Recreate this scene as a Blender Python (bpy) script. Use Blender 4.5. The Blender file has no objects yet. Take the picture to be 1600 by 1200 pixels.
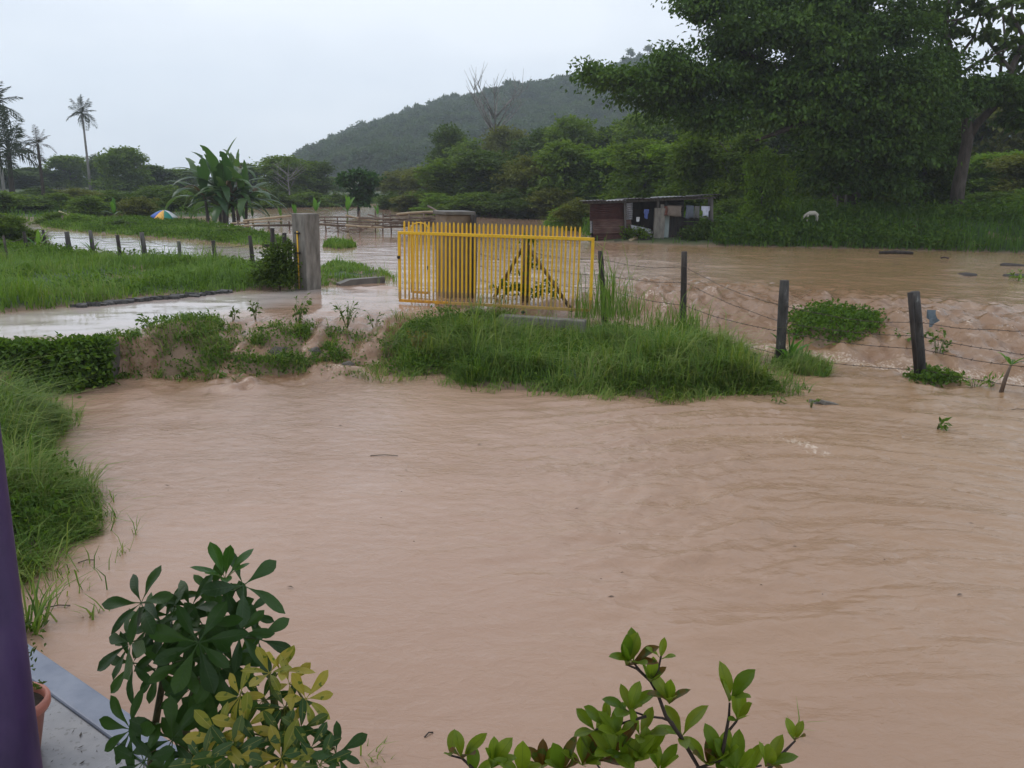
import bpy, bmesh, math, random
import numpy as np
from mathutils import Vector, Matrix, Quaternion

S = bpy.context.scene
COL = S.collection
R = math.radians
# ------------------------------------------------------------------ camera
CAM_Z = 2.4
PITCH, ROLL, FPX = 13.3, 1.1, 1330.0
cd = bpy.data.cameras.new('camera')
cam = bpy.data.objects.new('camera', cd)
COL.objects.link(cam)
cd.sensor_width = 36.0
cd.lens = 36.0 * FPX / 1600.0
cd.clip_start = 0.05
cd.clip_end = 5000.0
CM = Matrix.Translation((0, 0, CAM_Z)) @ Matrix.Rotation(R(90 - PITCH), 4, 'X') @ Matrix.Rotation(R(ROLL), 4, 'Z')
cam.matrix_world = CM
S.camera = cam
# ------------------------------------------------------------------ sky and light
wd = bpy.data.worlds.new('World')
S.world = wd
wd.use_nodes = True
wt = wd.node_tree
wt.nodes.clear()
wo = wt.nodes.new('ShaderNodeOutputWorld')
bg = wt.nodes.new('ShaderNodeBackground')
sky = wt.nodes.new('ShaderNodeTexSky')
sky.sky_type = 'NISHITA'
sky.sun_disc = False
SUN_EL, SUN_ROT = 52.0, -60.0
sky.sun_elevation = R(SUN_EL)
sky.sun_rotation = R(SUN_ROT)
sky.air_density = 1.0
sky.dust_density = 2.0
tc = wt.nodes.new('ShaderNodeTexCoord')
mp = wt.nodes.new('ShaderNodeMapping')
mp.inputs['Scale'].default_value = (1.0, 1.0, 2.6)
nz = wt.nodes.new('ShaderNodeTexNoise')
nz.inputs['Scale'].default_value = 1.7
nz.inputs['Detail'].default_value = 5.0
nz.inputs['Roughness'].default_value = 0.5
cr = wt.nodes.new('ShaderNodeValToRGB')
cr.color_ramp.elements[0].position = 0.38
cr.color_ramp.elements[0].color = (5.5, 6.1, 7.0, 1)
cr.color_ramp.elements[1].position = 0.64
cr.color_ramp.elements[1].color = (7.5, 7.9, 8.5, 1)
mx = wt.nodes.new('ShaderNodeMix')
mx.data_type = 'RGBA'
mx.inputs[0].default_value = 0.9
wt.links.new(tc.outputs['Generated'], mp.inputs['Vector'])
wt.links.new(mp.outputs['Vector'], nz.inputs['Vector'])
wt.links.new(nz.outputs['Fac'], cr.inputs['Fac'])
wt.links.new(sky.outputs['Color'], mx.inputs[6])
wt.links.new(cr.outputs['Color'], mx.inputs[7])
wt.links.new(mx.outputs[2], bg.inputs['Color'])
bg.inputs['Strength'].default_value = 0.1
wt.links.new(bg.outputs['Background'], wo.inputs['Surface'])
sd_ = bpy.data.lights.new('sun', 'SUN')
sd_.energy = 0.7
sd_.angle = R(25)
sd_.color = (1.0, 0.97, 0.93)
sun = bpy.data.objects.new('sun', sd_)
COL.objects.link(sun)
# sky sun_rotation turns clockwise from +Y seen from above
sdir = Vector((math.sin(R(SUN_ROT)) * math.cos(R(SUN_EL)), math.cos(R(SUN_ROT)) * math.cos(R(SUN_EL)), math.sin(R(SUN_EL))))
sun.rotation_euler = sdir.to_track_quat('Z', 'Y').to_euler()
sun.location = sdir * 60
S.view_settings.view_transform = 'Standard'
S.view_settings.look = 'None'
S.view_settings.exposure = 0.57
S.view_settings.gamma = 1.0
S.view_settings.use_curve_mapping = False
S.render.engine = 'CYCLES'
S.cycles.max_bounces = 5
S.cycles.diffuse_bounces = 3
S.cycles.transmission_bounces = 3
S.cycles.transparent_max_bounces = 4
S.cycles.volume_bounces = 1
S.cycles.use_denoising = True
HAZE_D = 0.00065

# ------------------------------------------------------------------ helpers
M3 = CM.to_3x3()
def ray(x, y):
    return M3 @ Vector(((x - 800) / FPX, -(y - 600) / FPX, -1.0))
def G(x, y, z=0.0):                       # photo position -> point on the level z
    d = ray(x, y)
    t = (z - CAM_Z) / d.z
    return Vector((d.x * t, d.y * t, z))
def AT(x, y, Y):                          # photo position -> point at world distance Y
    d = ray(x, y)
    t = Y / d.y
    return Vector((d.x * t, Y, CAM_Z + d.z * t))
def PX(p):
    q = CM.inverted() @ Vector(p)
    return (800 + FPX * q.x / -q.z, 600 - FPX * q.y / -q.z)

def tag(o, label=None, cat=None, group=None, kind=None):
    if label: o['label'] = label
    if cat: o['category'] = cat
    if group: o['group'] = group
    if kind: o['kind'] = kind
    return o
def empty(name, loc, rz=0.0):
    o = bpy.data.objects.new(name, None)
    o.empty_display_size = 0.2
    COL.objects.link(o)
    o.location = loc
    o.rotation_euler = (0, 0, rz)
    return o
def link(name, me, parent=None, mat=None, loc=None, rot=None, scale=None):
    o = bpy.data.objects.new(name, me)
    COL.objects.link(o)
    if mat is not None and not me.materials:
        me.materials.append(mat)
    if parent is not None:
        o.parent = parent
    if loc is not None: o.location = loc
    if rot is not None:
        if isinstance(rot, Quaternion):
            o.rotation_mode = 'QUATERNION'
            o.rotation_quaternion = rot
        else:
            o.rotation_euler = rot
    if scale is not None:
        o.scale = scale if hasattr(scale, '__len__') else (scale,) * 3
    return o
def mesh_np(name, V, F, mat=None, smooth=False, attrs=None):
    V = np.ascontiguousarray(V, dtype=np.float32)
    F = np.ascontiguousarray(F, dtype=np.int32)
    me = bpy.data.meshes.new(name)
    n, k = F.shape
    me.vertices.add(len(V)); me.vertices.foreach_set('co', V.ravel())
    me.loops.add(n * k); me.loops.foreach_set('vertex_index', F.ravel())
    me.polygons.add(n)
    me.polygons.foreach_set('loop_start', np.arange(0, n * k, k, dtype=np.int32))
    me.polygons.foreach_set('loop_total', np.full(n, k, dtype=np.int32))
    if smooth:
        me.polygons.foreach_set('use_smooth', np.ones(n, dtype=bool))
    for an, av in (attrs or {}).items():
        a = me.attributes.new(an, 'FLOAT', 'POINT')
        a.data.foreach_set('value', np.ascontiguousarray(av, dtype=np.float32).ravel())
    me.update(calc_edges=True)
    if mat: me.materials.append(mat)
    return me

class MB:
    def __init__(s):
        s.v, s.f, s.sm = [], [], []
    def add(s, vs, fs, sm=False):
        b = len(s.v)
        s.v += [tuple(p) for p in vs]
        s.f += [tuple(b + i for i in f) for f in fs]
        s.sm += [sm] * len(fs)
        return s
    def box(s, c, size, rz=0.0, m=None):
        hx, hy, hz = size[0] / 2, size[1] / 2, size[2] / 2
        pts = [Vector((x, y, z)) for z in (-hz, hz) for y in (-hy, hy) for x in (-hx, hx)]
        mt = (m if m is not None else Matrix.Rotation(rz, 3, 'Z'))
        c = Vector(c)
        s.add([c + mt @ p for p in pts], [(0, 2, 3, 1), (4, 5, 7, 6), (0, 1, 5, 4), (2, 6, 7, 3), (0, 4, 6, 2), (1, 3, 7, 5)])
        return s
    def bar(s, a, b, w, h):               # box from a to b
        a, b = Vector(a), Vector(b)
        d = b - a
        q = d.to_track_quat('X', 'Z').to_matrix()
        return s.box((a + b) / 2, (d.length, w, h), m=q)
    def tube(s, pts, rad, n=8, cap=True, jit=0.0, rng=None):
        pts = [Vector(p) for p in pts]
        m = len(pts)
        if not hasattr(rad, '__len__'): rad = [rad] * m
        vs, fs = [], []
        t0 = (pts[1] - pts[0]).normalized()
        ref = Vector((0, 0, 1)) if abs(t0.z) < 0.9 else Vector((1, 0, 0))
        u = t0.cross(ref).normalized()
        for i, p in enumerate(pts):
            t = (pts[min(i + 1, m - 1)] - pts[max(i - 1, 0)]).normalized()
            u = (u - t * u.dot(t)).normalized()
            w = t.cross(u)
            for k in range(n):
                a = 2 * math.pi * k / n
                r = rad[i] * (1 + (rng.uniform(-jit, jit) if rng else 0))
                vs.append(p + (u * math.cos(a) + w * math.sin(a)) * r)
        for i in range(m - 1):
            for k in range(n):
                k2 = (k + 1) % n
                fs.append((i * n + k, i * n + k2, (i + 1) * n + k2, (i + 1) * n + k))
        if cap:
            fs.append(tuple(range(n - 1, -1, -1)))
            fs.append(tuple((m - 1) * n + k for k in range(n)))
        return s.add(vs, fs, True)
    def lathe(s, prof, n=24, c=(0, 0, 0)):
        vs, fs = [], []
        for r, z in prof:
            for k in range(n):
                a = 2 * math.pi * k / n
                vs.append((c[0] + r * math.cos(a), c[1] + r * math.sin(a), c[2] + z))
        for i in range(len(prof) - 1):
            for k in range(n):
                k2 = (k + 1) % n
                fs.append((i * n + k, i * n + k2, (i + 1) * n + k2, (i + 1) * n + k))
        return s.add(vs, fs, True)
    def mesh(s, name, mat=None):
        me = bpy.data.meshes.new(name)
        me.from_pydata(s.v, [], s.f)
        me.polygons.foreach_set('use_smooth', s.sm)
        me.update()
        if mat: me.materials.append(mat)
        return me
    def obj(s, name, mat, parent=None, **k):
        return link(name, s.mesh(name, mat), parent, **k)
def bevel(o, w=0.01, seg=2):
    b = o.modifiers.new('bevel', 'BEVEL'); b.width = w; b.segments = seg; b.limit_method = 'ANGLE'
    return o

# ------------------------------------------------------------------ numpy noise
def _h(ix, iy, seed):
    h = (ix.astype(np.int64) * 374761393 + iy.astype(np.int64) * 668265263 + seed * 1442695041) & 0xFFFFFFFF
    h = ((h ^ (h >> 13)) * 1274126177) & 0xFFFFFFFF
    return ((h ^ (h >> 16)) & 0xFFFFFF) / float(0xFFFFFF)
def vnoise(x, y, seed=0):
    ix, iy = np.floor(x), np.floor(y)
    fx, fy = x - ix, y - iy
    fx = fx * fx * fx * (fx * (fx * 6 - 15) + 10); fy = fy * fy * fy * (fy * (fy * 6 - 15) + 10)
    a, b = _h(ix, iy, seed), _h(ix + 1, iy, seed)
    c, d = _h(ix, iy + 1, seed), _h(ix + 1, iy + 1, seed)
    return (a + (b - a) * fx) * (1 - fy) + (c + (d - c) * fx) * fy - 0.5
def fbm(x, y, oct=4, seed=0, gain=0.5):
    s, a = 0, 1.0
    for i in range(oct):
        s = s + a * vnoise(x, y, seed + i * 17)
        x, y, a = x * 2.03 + 5.1, y * 2.03 - 3.7, a * gain
    return s
def sstep(a, b, x):
    t = np.clip((x - a) / (b - a), 0, 1)
    return t * t * (3 - 2 * t)

# ------------------------------------------------------------------ materials
def mat_new(name):
    m = bpy.data.materials.new(name)
    m.use_nodes = True
    return m, m.node_tree, m.node_tree.nodes['Principled BSDF']
def nd(nt, t, **k):
    n = nt.nodes.new(t)
    for a, v in k.items():
        if a in n.inputs: n.inputs[a].default_value = v
        else: setattr(n, a, v)
    return n
def ramp(nt, fac, stops):
    r = nt.nodes.new('ShaderNodeValToRGB')
    el = r.color_ramp.elements
    while len(el) < len(stops): el.new(0.5)
    for e, (p, c) in zip(el, stops):
        e.position = p; e.color = (*c, 1)
    nt.links.new(fac, r.inputs['Fac'])
    return r.outputs['Color']
def mixc(nt, fac, a, b, mode='MIX'):
    m = nt.nodes.new('ShaderNodeMix'); m.data_type = 'RGBA'; m.blend_type = mode
    for i, v in ((0, fac), (6, a), (7, b)):
        if isinstance(v, (int, float)): m.inputs[i].default_value = v
        elif isinstance(v, tuple): m.inputs[i].default_value = (*v, 1)
        else: nt.links.new(v, m.inputs[i])
    return m.outputs[2]
def mth(nt, op, a, b=None, c=None):
    m = nt.nodes.new('ShaderNodeMath'); m.operation = op
    for i, v in enumerate((a, b, c)):
        if v is None: continue
        if isinstance(v, (int, float)): m.inputs[i].default_value = v
        else: nt.links.new(v, m.inputs[i])
    return m.outputs[0]
def noise(nt, vec=None, scale=5, detail=4, rough=0.55, dist=0.0, sc=None, rot=None):
    n = nd(nt, 'ShaderNodeTexNoise')
    n.inputs['Scale'].default_value = scale; n.inputs['Detail'].default_value = detail
    n.inputs['Roughness'].default_value = rough; n.inputs['Distortion'].default_value = dist
    if vec is None:
        vec = nd(nt, 'ShaderNodeTexCoord').outputs['Object']
    if sc or rot:
        m = nd(nt, 'ShaderNodeMapping')
        if sc: m.inputs['Scale'].default_value = sc
        if rot: m.inputs['Rotation'].default_value = rot
        nt.links.new(vec, m.inputs['Vector']); vec = m.outputs['Vector']
    nt.links.new(vec, n.inputs['Vector'])
    return n.outputs['Fac']
def bump(nt, h, strength=0.4, dist=0.02, prev=None):
    b = nd(nt, 'ShaderNodeBump')
    b.inputs['Strength'].default_value = strength; b.inputs['Distance'].default_value = dist
    nt.links.new(h, b.inputs['Height'])
    if prev is not None: nt.links.new(prev, b.inputs['Normal'])
    return b.outputs['Normal']
def m_rough(name, c1, c2, scale=6, rough=0.8, c3=None, bs=0.4, bd=0.01, metal=0.0, spec=0.4, sc=None):
    m, nt, p = mat_new(name)
    n = noise(nt, scale=scale, detail=6, rough=0.62, sc=sc)
    st = [(0.32, c1), (0.62, c2)] + ([(0.8, c3)] if c3 else [])
    nt.links.new(ramp(nt, n, st), p.inputs['Base Color'])
    n2 = noise(nt, scale=scale * 5, detail=5, rough=0.6, sc=sc)
    nt.links.new(bump(nt, n2, bs, bd), p.inputs['Normal'])
    p.inputs['Roughness'].default_value = rough
    p.inputs['Metallic'].default_value = metal
    p.inputs['Specular IOR Level'].default_value = spec
    return m
def m_leaf(name, cols, trans=0.42, rough=0.6, spec=0.18, clump=0.0, per='island', cl_scale=0.6):
    m, nt, p = mat_new(name)
    if per == 'island':
        v = nd(nt, 'ShaderNodeNewGeometry').outputs['Random Per Island']
    else:
        v = nd(nt, 'ShaderNodeObjectInfo').outputs['Random']
    if clump:
        n = noise(nt, scale=cl_scale, detail=2)
        v = mth(nt, 'ADD', mth(nt, 'MULTIPLY', v, 1 - clump), mth(nt, 'MULTIPLY', mth(nt, 'MULTIPLY_ADD', n, 2.6, -0.8), clump))
    k = len(cols)
    col = ramp(nt, v, [(i / max(1, k - 1), c) for i, c in enumerate(cols)])
    nt.links.new(col, p.inputs['Base Color'])
    p.inputs['Roughness'].default_value = rough
    p.inputs['Specular IOR Level'].default_value = spec
    tr = nd(nt, 'ShaderNodeBsdfTranslucent')
    tc_ = mixc(nt, 1.0, col, (1.25, 1.25, 0.7), 'MULTIPLY')
    nt.links.new(tc_, tr.inputs['Color'])
    ms = nd(nt, 'ShaderNodeMixShader'); ms.inputs[0].default_value = trans
    nt.links.new(p.outputs[0], ms.inputs[1]); nt.links.new(tr.outputs[0], ms.inputs[2])
    nt.links.new(ms.outputs[0], nt.nodes['Material Output'].inputs['Surface'])
    return m

M = {}
M['palm_far'] = m_leaf('leaf_palm_far', [(.018, .032, .014), (.032, .05, .02), (.045, .05, .024)])
M['tree_dark'] = m_leaf('leaf_dark', [(0.040, 0.069, 0.011), (0.064, 0.109, 0.016), (0.105, 0.161, 0.019)], clump=.5, cl_scale=3)
M['tree_mid'] = m_leaf('leaf_mid', [(0.069, 0.114, 0.014), (0.105, 0.174, 0.019), (0.176, 0.249, 0.026)], clump=.5, cl_scale=3)
M['tree_light'] = m_leaf('leaf_light', [(0.091, 0.162, 0.016), (0.143, 0.244, 0.022), (0.202, 0.307, 0.028)], clump=.5, cl_scale=3)
M['tree_olive'] = m_leaf('leaf_olive', [(0.086, 0.100, 0.021), (0.127, 0.145, 0.027), (0.174, 0.196, 0.035)], clump=.5, cl_scale=3)
M['rain_tree'] = m_leaf('leaf_rain', [(0.034, 0.069, 0.013), (0.061, 0.120, 0.018), (0.108, 0.191, 0.027)], clump=.45, cl_scale=.35, trans=.3)
M['palm'] = m_leaf('leaf_palm', [(0.024, 0.040, 0.016), (0.040, 0.060, 0.024), (0.056, 0.064, 0.028)])
M['dead_palm'] = m_leaf('leaf_dead', [(.05, .045, .035), (.08, .07, .05), (.06, .06, .035)], trans=.15)
M['banana'] = m_leaf('leaf_banana', [(0.030, 0.075, 0.023), (0.048, 0.108, 0.029), (0.084, 0.162, 0.036)], per='object', rough=.4, spec=.5)
M['banana_young'] = m_leaf('leaf_banana_young', [(.07, .18, .03), (.10, .23, .035), (.15, .27, .05)], per='object', trans=.45, rough=.4)
M['banana_dry'] = m_leaf('leaf_banana_dry', [(.12, .08, .045), (.18, .13, .07)], per='object', trans=.2, rough=.8)
M['grass'] = m_leaf('grass_green', [(0.050, 0.103, 0.020), (0.088, 0.172, 0.025), (0.138, 0.230, 0.035), (0.213, 0.265, 0.060) , (.26, .29, .11)], clump=.35, trans=.35, cl_scale=.9)
M['grass_field'] = m_leaf('grass_field', [(0.077, 0.147, 0.022), (0.121, 0.221, 0.030), (0.165, 0.273, 0.040), (0.242, 0.273, 0.080)], clump=.4, trans=.35, cl_scale=.5)
M['grass_dark'] = m_leaf('grass_dark', [(0.055, 0.121, 0.016), (0.083, 0.169, 0.021), (0.124, 0.217, 0.027)], clump=.4, cl_scale=.6)
M['weed'] = m_leaf('weed_leaf', [(0.044, 0.090, 0.011), (0.080, 0.154, 0.018), (0.131, 0.214, 0.025)], clump=.35, cl_scale=1.5)
M['weed_dark'] = m_leaf('weed_dark', [(0.036, 0.072, 0.012), (0.064, 0.128, 0.018), (0.110, 0.188, 0.025)], clump=.4, cl_scale=.3)
M['weed_yellow'] = m_leaf('weed_yellow', [(.12, .15, .03), (.2, .19, .04), (.22, .15, .05)])
M['bark'] = m_rough('bark', (.05, .04, .032), (.11, .09, .075), scale=9, rough=.9, bs=.7, bd=.03, sc=(1, 1, .25))
M['bark_dark'] = m_rough('bark_dark', (.03, .023, .018), (.065, .05, .04), scale=9, rough=.9, bs=.7, bd=.03, sc=(1, 1, .25))
M['bark_pale'] = m_rough('bark_pale', (.12, .11, .1), (.26, .24, .22), scale=7, rough=.9, bs=.5, bd=.02, sc=(1, 1, .3))
M['wood_dark'] = m_rough('old_wood', (.018, .014, .012), (.055, .045, .038), scale=14, rough=.85, bs=.8, bd=.01, sc=(1, 1, .12), c3=(.10, .09, .08))
M['wood_grey'] = m_rough('grey_wood', (.05, .046, .042), (.13, .12, .11), scale=14, rough=.85, bs=.8, bd=.008, sc=(1, 1, .12))
M['wood_lichen'] = m_rough('lichen_wood', (.02, .018, .016), (.07, .065, .06), scale=11, rough=.85, c3=(.36, .38, .36), bs=.8, bd=.01, sc=(1, 1, .35))
M['bamboo'] = m_rough('bamboo', (.30, .22, .13), (.44, .34, .22), scale=5, rough=.55)
M['bamboo_dark'] = m_rough('old_bamboo', (.07, .045, .032), (.16, .11, .075), scale=6, rough=.7)
M['concrete'] = m_rough('concrete', (.10, .09, .075), (.23, .21, .18), scale=5, rough=.85, bs=.5, bd=.008, c3=(.34, .31, .275), sc=(1.6, 1.6, .45))
M['concrete_wet'] = m_rough('wet_concrete', (.085, .075, .065), (.15, .135, .115), scale=4, rough=.6, bs=.4, bd=.006)
def m_gate():
    m, nt, p = mat_new('yellow_paint')
    n = noise(nt, scale=7, detail=6, rough=.62); n2 = noise(nt, scale=34, detail=5, rough=.7)
    c = ramp(nt, n, [(.3, (.74, .40, .012)), (.65, (.86, .52, .02))])
    c = mixc(nt, mth(nt, 'GREATER_THAN', n2, .68), c, (.30, .13, .035))          # chips and rust
    z = nd(nt, 'ShaderNodeSeparateXYZ'); nt.links.new(nd(nt, 'ShaderNodeTexCoord').outputs['Object'], z.inputs[0])
    mud = mth(nt, 'MULTIPLY', mth(nt, 'GREATER_THAN', mth(nt, 'SUBTRACT', mth(nt, 'MULTIPLY', n2, .75), z.outputs[2]), .08), .7)
    c = mixc(nt, mud, c, (.30, .19, .10))                                          # mud splashed on the foot
    nt.links.new(c, p.inputs['Base Color'])
    nt.links.new(mth(nt, 'MULTIPLY_ADD', mud, .5, .36), p.inputs['Roughness'])
    nt.links.new(bump(nt, n2, .15, .002), p.inputs['Normal'])
    return m
M['yellow'] = m_gate()
M['yellow_dirty'] = m_rough('rusty_yellow_paint', (.42, .17, .03), (.74, .36, .02), scale=11, rough=.55, bs=.3, bd=.003)
M['steel_dark'] = m_rough('dark_steel', (.02, .018, .018), (.05, .045, .04), scale=20, rough=.5, metal=.4)
M['wire'] = m_rough('rusty_wire', (.045, .032, .026), (.10, .075, .06), scale=30, rough=.7, metal=.3)
M['rock'] = m_rough('rock', (.06, .05, .042), (.13, .11, .09), scale=6, rough=.7, bs=.8, bd=.03)
# ------------------------------------------------------------------ water levels and land shapes
LOW, UP = -0.55, 0.0
def line_fn(pts):
    P = sorted([(g.x, g.y) for g in pts])
    xs, ys = np.array([p[0] for p in P]), np.array([p[1] for p in P])
    return lambda x: np.interp(x, xs, ys)
CREST = [G(x, y, 0.0) for x, y in ((-300, 552), (0, 541), (190, 532), (340, 505), (480, 492), (640, 486), (780, 478), (900, 462), (980, 448), (1070, 455), (1220, 468), (1430, 486), (1600, 500), (1900, 525))]
TOE = [G(x, y, LOW) for x, y in ((-300, 645), (0, 624), (90, 604), (200, 594), (340, 591), (480, 588), (600, 570), (700, 545), (900, 520), (980, 515), (1070, 528), (1220, 552), (1430, 585), (1600, 602), (1900, 632))]
crest, toe = line_fn(CREST), line_fn(TOE)
def water_t(x, y):
    wob = 0.35 * fbm(x * 0.9, y * 0.9, 3, 5)
    return (y + wob - toe(x)) / np.maximum(crest(x) - toe(x), 0.5)
def W0(x, y):
    t = np.clip(water_t(x, y), 0, 1)
    s = 1 - (1 - t) ** 1.7
    return LOW + (UP - LOW) * s

class Land:
    def __init__(s, pts, rise, w, slope=0.0, out=0.5, wob=0.25):
        s.P = np.array([(p[0], p[1]) for p in pts], dtype=float)
        s.rise, s.w, s.slope, s.out, s.wob = rise, w, slope, out, wob
    def sd(s, x, y):
        x = np.asarray(x, float); y = np.asarray(y, float)
        P = s.P; Q = np.roll(P, -1, 0)
        d2 = np.full(x.shape, 1e18); ins = np.zeros(x.shape, bool)
        for (ax, ay), (bx, by) in zip(P, Q):
            ex, ey = bx - ax, by - ay
            t = np.clip(((x - ax) * ex + (y - ay) * ey) / (ex * ex + ey * ey + 1e-12), 0, 1)
            d2 = np.minimum(d2, (x - ax - t * ex) ** 2 + (y - ay - t * ey) ** 2)
            c = ((ay > y) != (by > y)) & (x < (bx - ax) * (y - ay) / (by - ay + 1e-12) + ax)
            ins ^= c
        d = np.sqrt(d2)
        sd = np.where(ins, d, -d)
        return sd + s.wob * fbm(x * 1.3, y * 1.3, 3, 31)
    def z(s, x, y):
        d = s.sd(x, y)
        g = np.where(d > 0, s.rise * (1 - np.exp(-np.maximum(d, 0) / s.w)) + s.slope * np.maximum(d, 0), d * s.out)
        return g
def PG(z, *pts):
    return [G(x, y, z) for x, y in pts]
far_pts = PG(0, (-700, 352), (0, 340), (60, 345), (100, 334), (230, 338), (300, 340), (360, 338), (385, 329), (430, 319), (470, 317), (590, 320), (640, 332), (740, 338), (850, 341), (905, 354), (925, 378), (1030, 383), (1115, 385), (1250, 386), (1400, 390), (1600, 396), (2100, 408))
LANDS = {
 'field': Land(PG(0, (-300, 518), (0, 489), (120, 479), (250, 463), (330, 457), (420, 452), (470, 448), (478, 428), (425, 416), (330, 413), (220, 405), (120, 396), (30, 382), (-20, 352), (-300, 352)), .16, .8, 0.0, .6, .2),
 'strip': Land(PG(0, (66, 346), (70, 356), (160, 365), (250, 372), (330, 378), (425, 386), (455, 385), (445, 374), (330, 352), (240, 346), (160, 343), (110, 341), (95, 336)), .10, .7, 0, .5, .15),
 'bank_mid': Land([G(215, 535, -.2), G(265, 505, 0), G(330, 508, -.05), G(345, 540, -.3), G(325, 592, LOW), G(290, 585, -.5), G(240, 590, LOW)], .12, .3, 0, .9, .5),
 'bank_clump': Land([G(385, 527, -.15), G(430, 512, -.08), G(470, 520, -.15), G(462, 548, -.3), G(410, 546, -.3)], .11, .2, 0, .9, .3),
 'bank_clump_b': Land([G(495, 545, -.25), G(520, 535, -.22), G(540, 548, -.3), G(515, 558, -.35)], .12, .2, 0, .9, .08),
 'bank_low': Land([G(365, 572, -.45), G(470, 566, -.45), G(480, 584, LOW), G(370, 590, LOW)], .08, .2, 0, .9, .08),
 'island': Land([G(600, 588, LOW), G(690, 582, LOW), G(740, 602, LOW), G(830, 610, LOW), G(950, 616, LOW), G(1100, 620, LOW), G(1215, 610, LOW), G(1180, 560, -.45), G(1090, 527, -.4), G(990, 500, -.25), G(950, 484, -.1), G(860, 484, 0), G(800, 482, 0), G(740, 484, 0), G(690, 490, 0), G(645, 500, -.05), G(622, 525, -.2), G(625, 555, -.4)], .16, .5, 0, .8, .18),
 'kerb_grass': Land(PG(0, (490, 448), (492, 424), (520, 412), (600, 425), (618, 437), (598, 434), (528, 444)), .14, .4, 0, .5, .12),
 'islet': Land(PG(0, (506, 386), (520, 378), (548, 382), (556, 386), (530, 389)), .1, .4, 0, .5, .1),
 'fence_clump': Land([G(1235, 520, -.25), G(1245, 500, -.2), G(1290, 494, -.15), G(1370, 510, -.2), G(1360, 530, -.3), G(1320, 538, -.35)], .1, .3, 0, .6, .1),
 'post_tuft': Land([G(1205, 565, -.5), G(1240, 555, -.5), G(1300, 580, LOW), G(1290, 592, LOW), G(1225, 582, LOW)], .08, .3, 0, .6, .1),
 'post_tuft_b': Land([G(1425, 585, -.5), G(1455, 580, -.5), G(1500, 597, LOW), G(1440, 598, LOW)], .05, .3, 0, .6, .06),
 'left_grass': Land(PG(LOW, (-300, 648), (0, 640), (70, 640), (95, 655), (85, 690), (60, 715), (105, 745), (132, 780), (128, 830), (80, 870), (40, 905), (-10, 925), (-300, 960)), .12, .5, 0, .5, .15),
 'far': Land(far_pts + [Vector((400, 60, 0)), Vector((1000, 300, 0)), Vector((1000, 1000, 0)), Vector((-1000, 1000, 0)), Vector((-1000, 300, 0)), Vector((-300, 70, 0))], .3, 1.5, 0, .12, .5),
}
RIDGE = [(440, 268), (470, 243), (520, 214), (560, 197), (600, 180), (640, 165), (700, 150), (760, 142), (800, 133), (860, 126), (920, 112), (960, 104), (1000, 95), (1030, 93), (1060, 104), (1150, 112), (1300, 110), (1500, 130), (1700, 170), (2100, 240)]
HY = 480.0
RP = [AT(x, y, HY) for x, y in RIDGE]
RX, RZ = np.array([p.x for p in RP]), np.array([p.z for p in RP])
def hillz(x, y):
    u = x * np.clip(HY / np.maximum(y, 60), 1, 4)      # the flanks fan out towards the valley
    r = np.interp(u, RX, RZ, left=0, right=0)
    edge = sstep(RX[0] - 4, RX[0] + 14, u)
    prof = np.where(y < HY, sstep(200, HY + 40, y) / sstep(200, HY + 40, np.array(HY)), 1 - 0.5 * sstep(HY, 900, y))
    bumps = 3.5 * fbm(x / 60, y / 60, 3, 9)
    r = r + 3.5 * np.exp(-((u - AT(1028, 95, HY).x) / 16) ** 2)
    return np.maximum(r - 8.5, 0) * edge * prof + bumps * prof * edge
def T(x, y):
    x = np.asarray(x, float); y = np.asarray(y, float)
    w = W0(x, y)
    z = np.full(x.shape, -1.0)
    for k, L in LANDS.items():
        z = np.maximum(z, w + L.z(x, y))
    # the right bank climbs behind the river
    d = LANDS['far'].sd(x, y)
    right = sstep(8.3, 12, x - (y - 33) * 0.05) + sstep(44, 52, y) * sstep(-10, 2, x) * .6
    right = np.minimum(right, 1)
    z = z + np.where(d > 0, right * (0.9 * sstep(0.3, 5, d) + 0.9 * sstep(6, 22, d)) , 0) * sstep(120, 70, y)
    z = z + np.where(d > 0, hillz(x, y), 0)
    z = z + np.where((z > w), 0.05 * fbm(x * 1.1, y * 1.1, 4, 3), 0)
    return np.maximum(z, -1.0)
def Tz(x, y):
    return float(T(np.array([x]), np.array([y]))[0])

def polar(angs, rads):
    A, Rr = np.meshgrid(angs, rads)
    x, y = Rr * np.sin(A), Rr * np.cos(A)
    na, nr = len(angs), len(rads)
    i = np.arange(nr - 1)[:, None] * na + np.arange(na - 1)[None, :]
    F = np.stack([i, i + 1, i + 1 + na, i + na], -1).reshape(-1, 4)
    return x.ravel(), y.ravel(), F
def angles(n):
    a = np.concatenate([np.linspace(-180, -46, 40)[:-1], np.linspace(-46, 46, n), np.linspace(46, 180, 40)[1:]])
    return np.radians(a)
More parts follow.
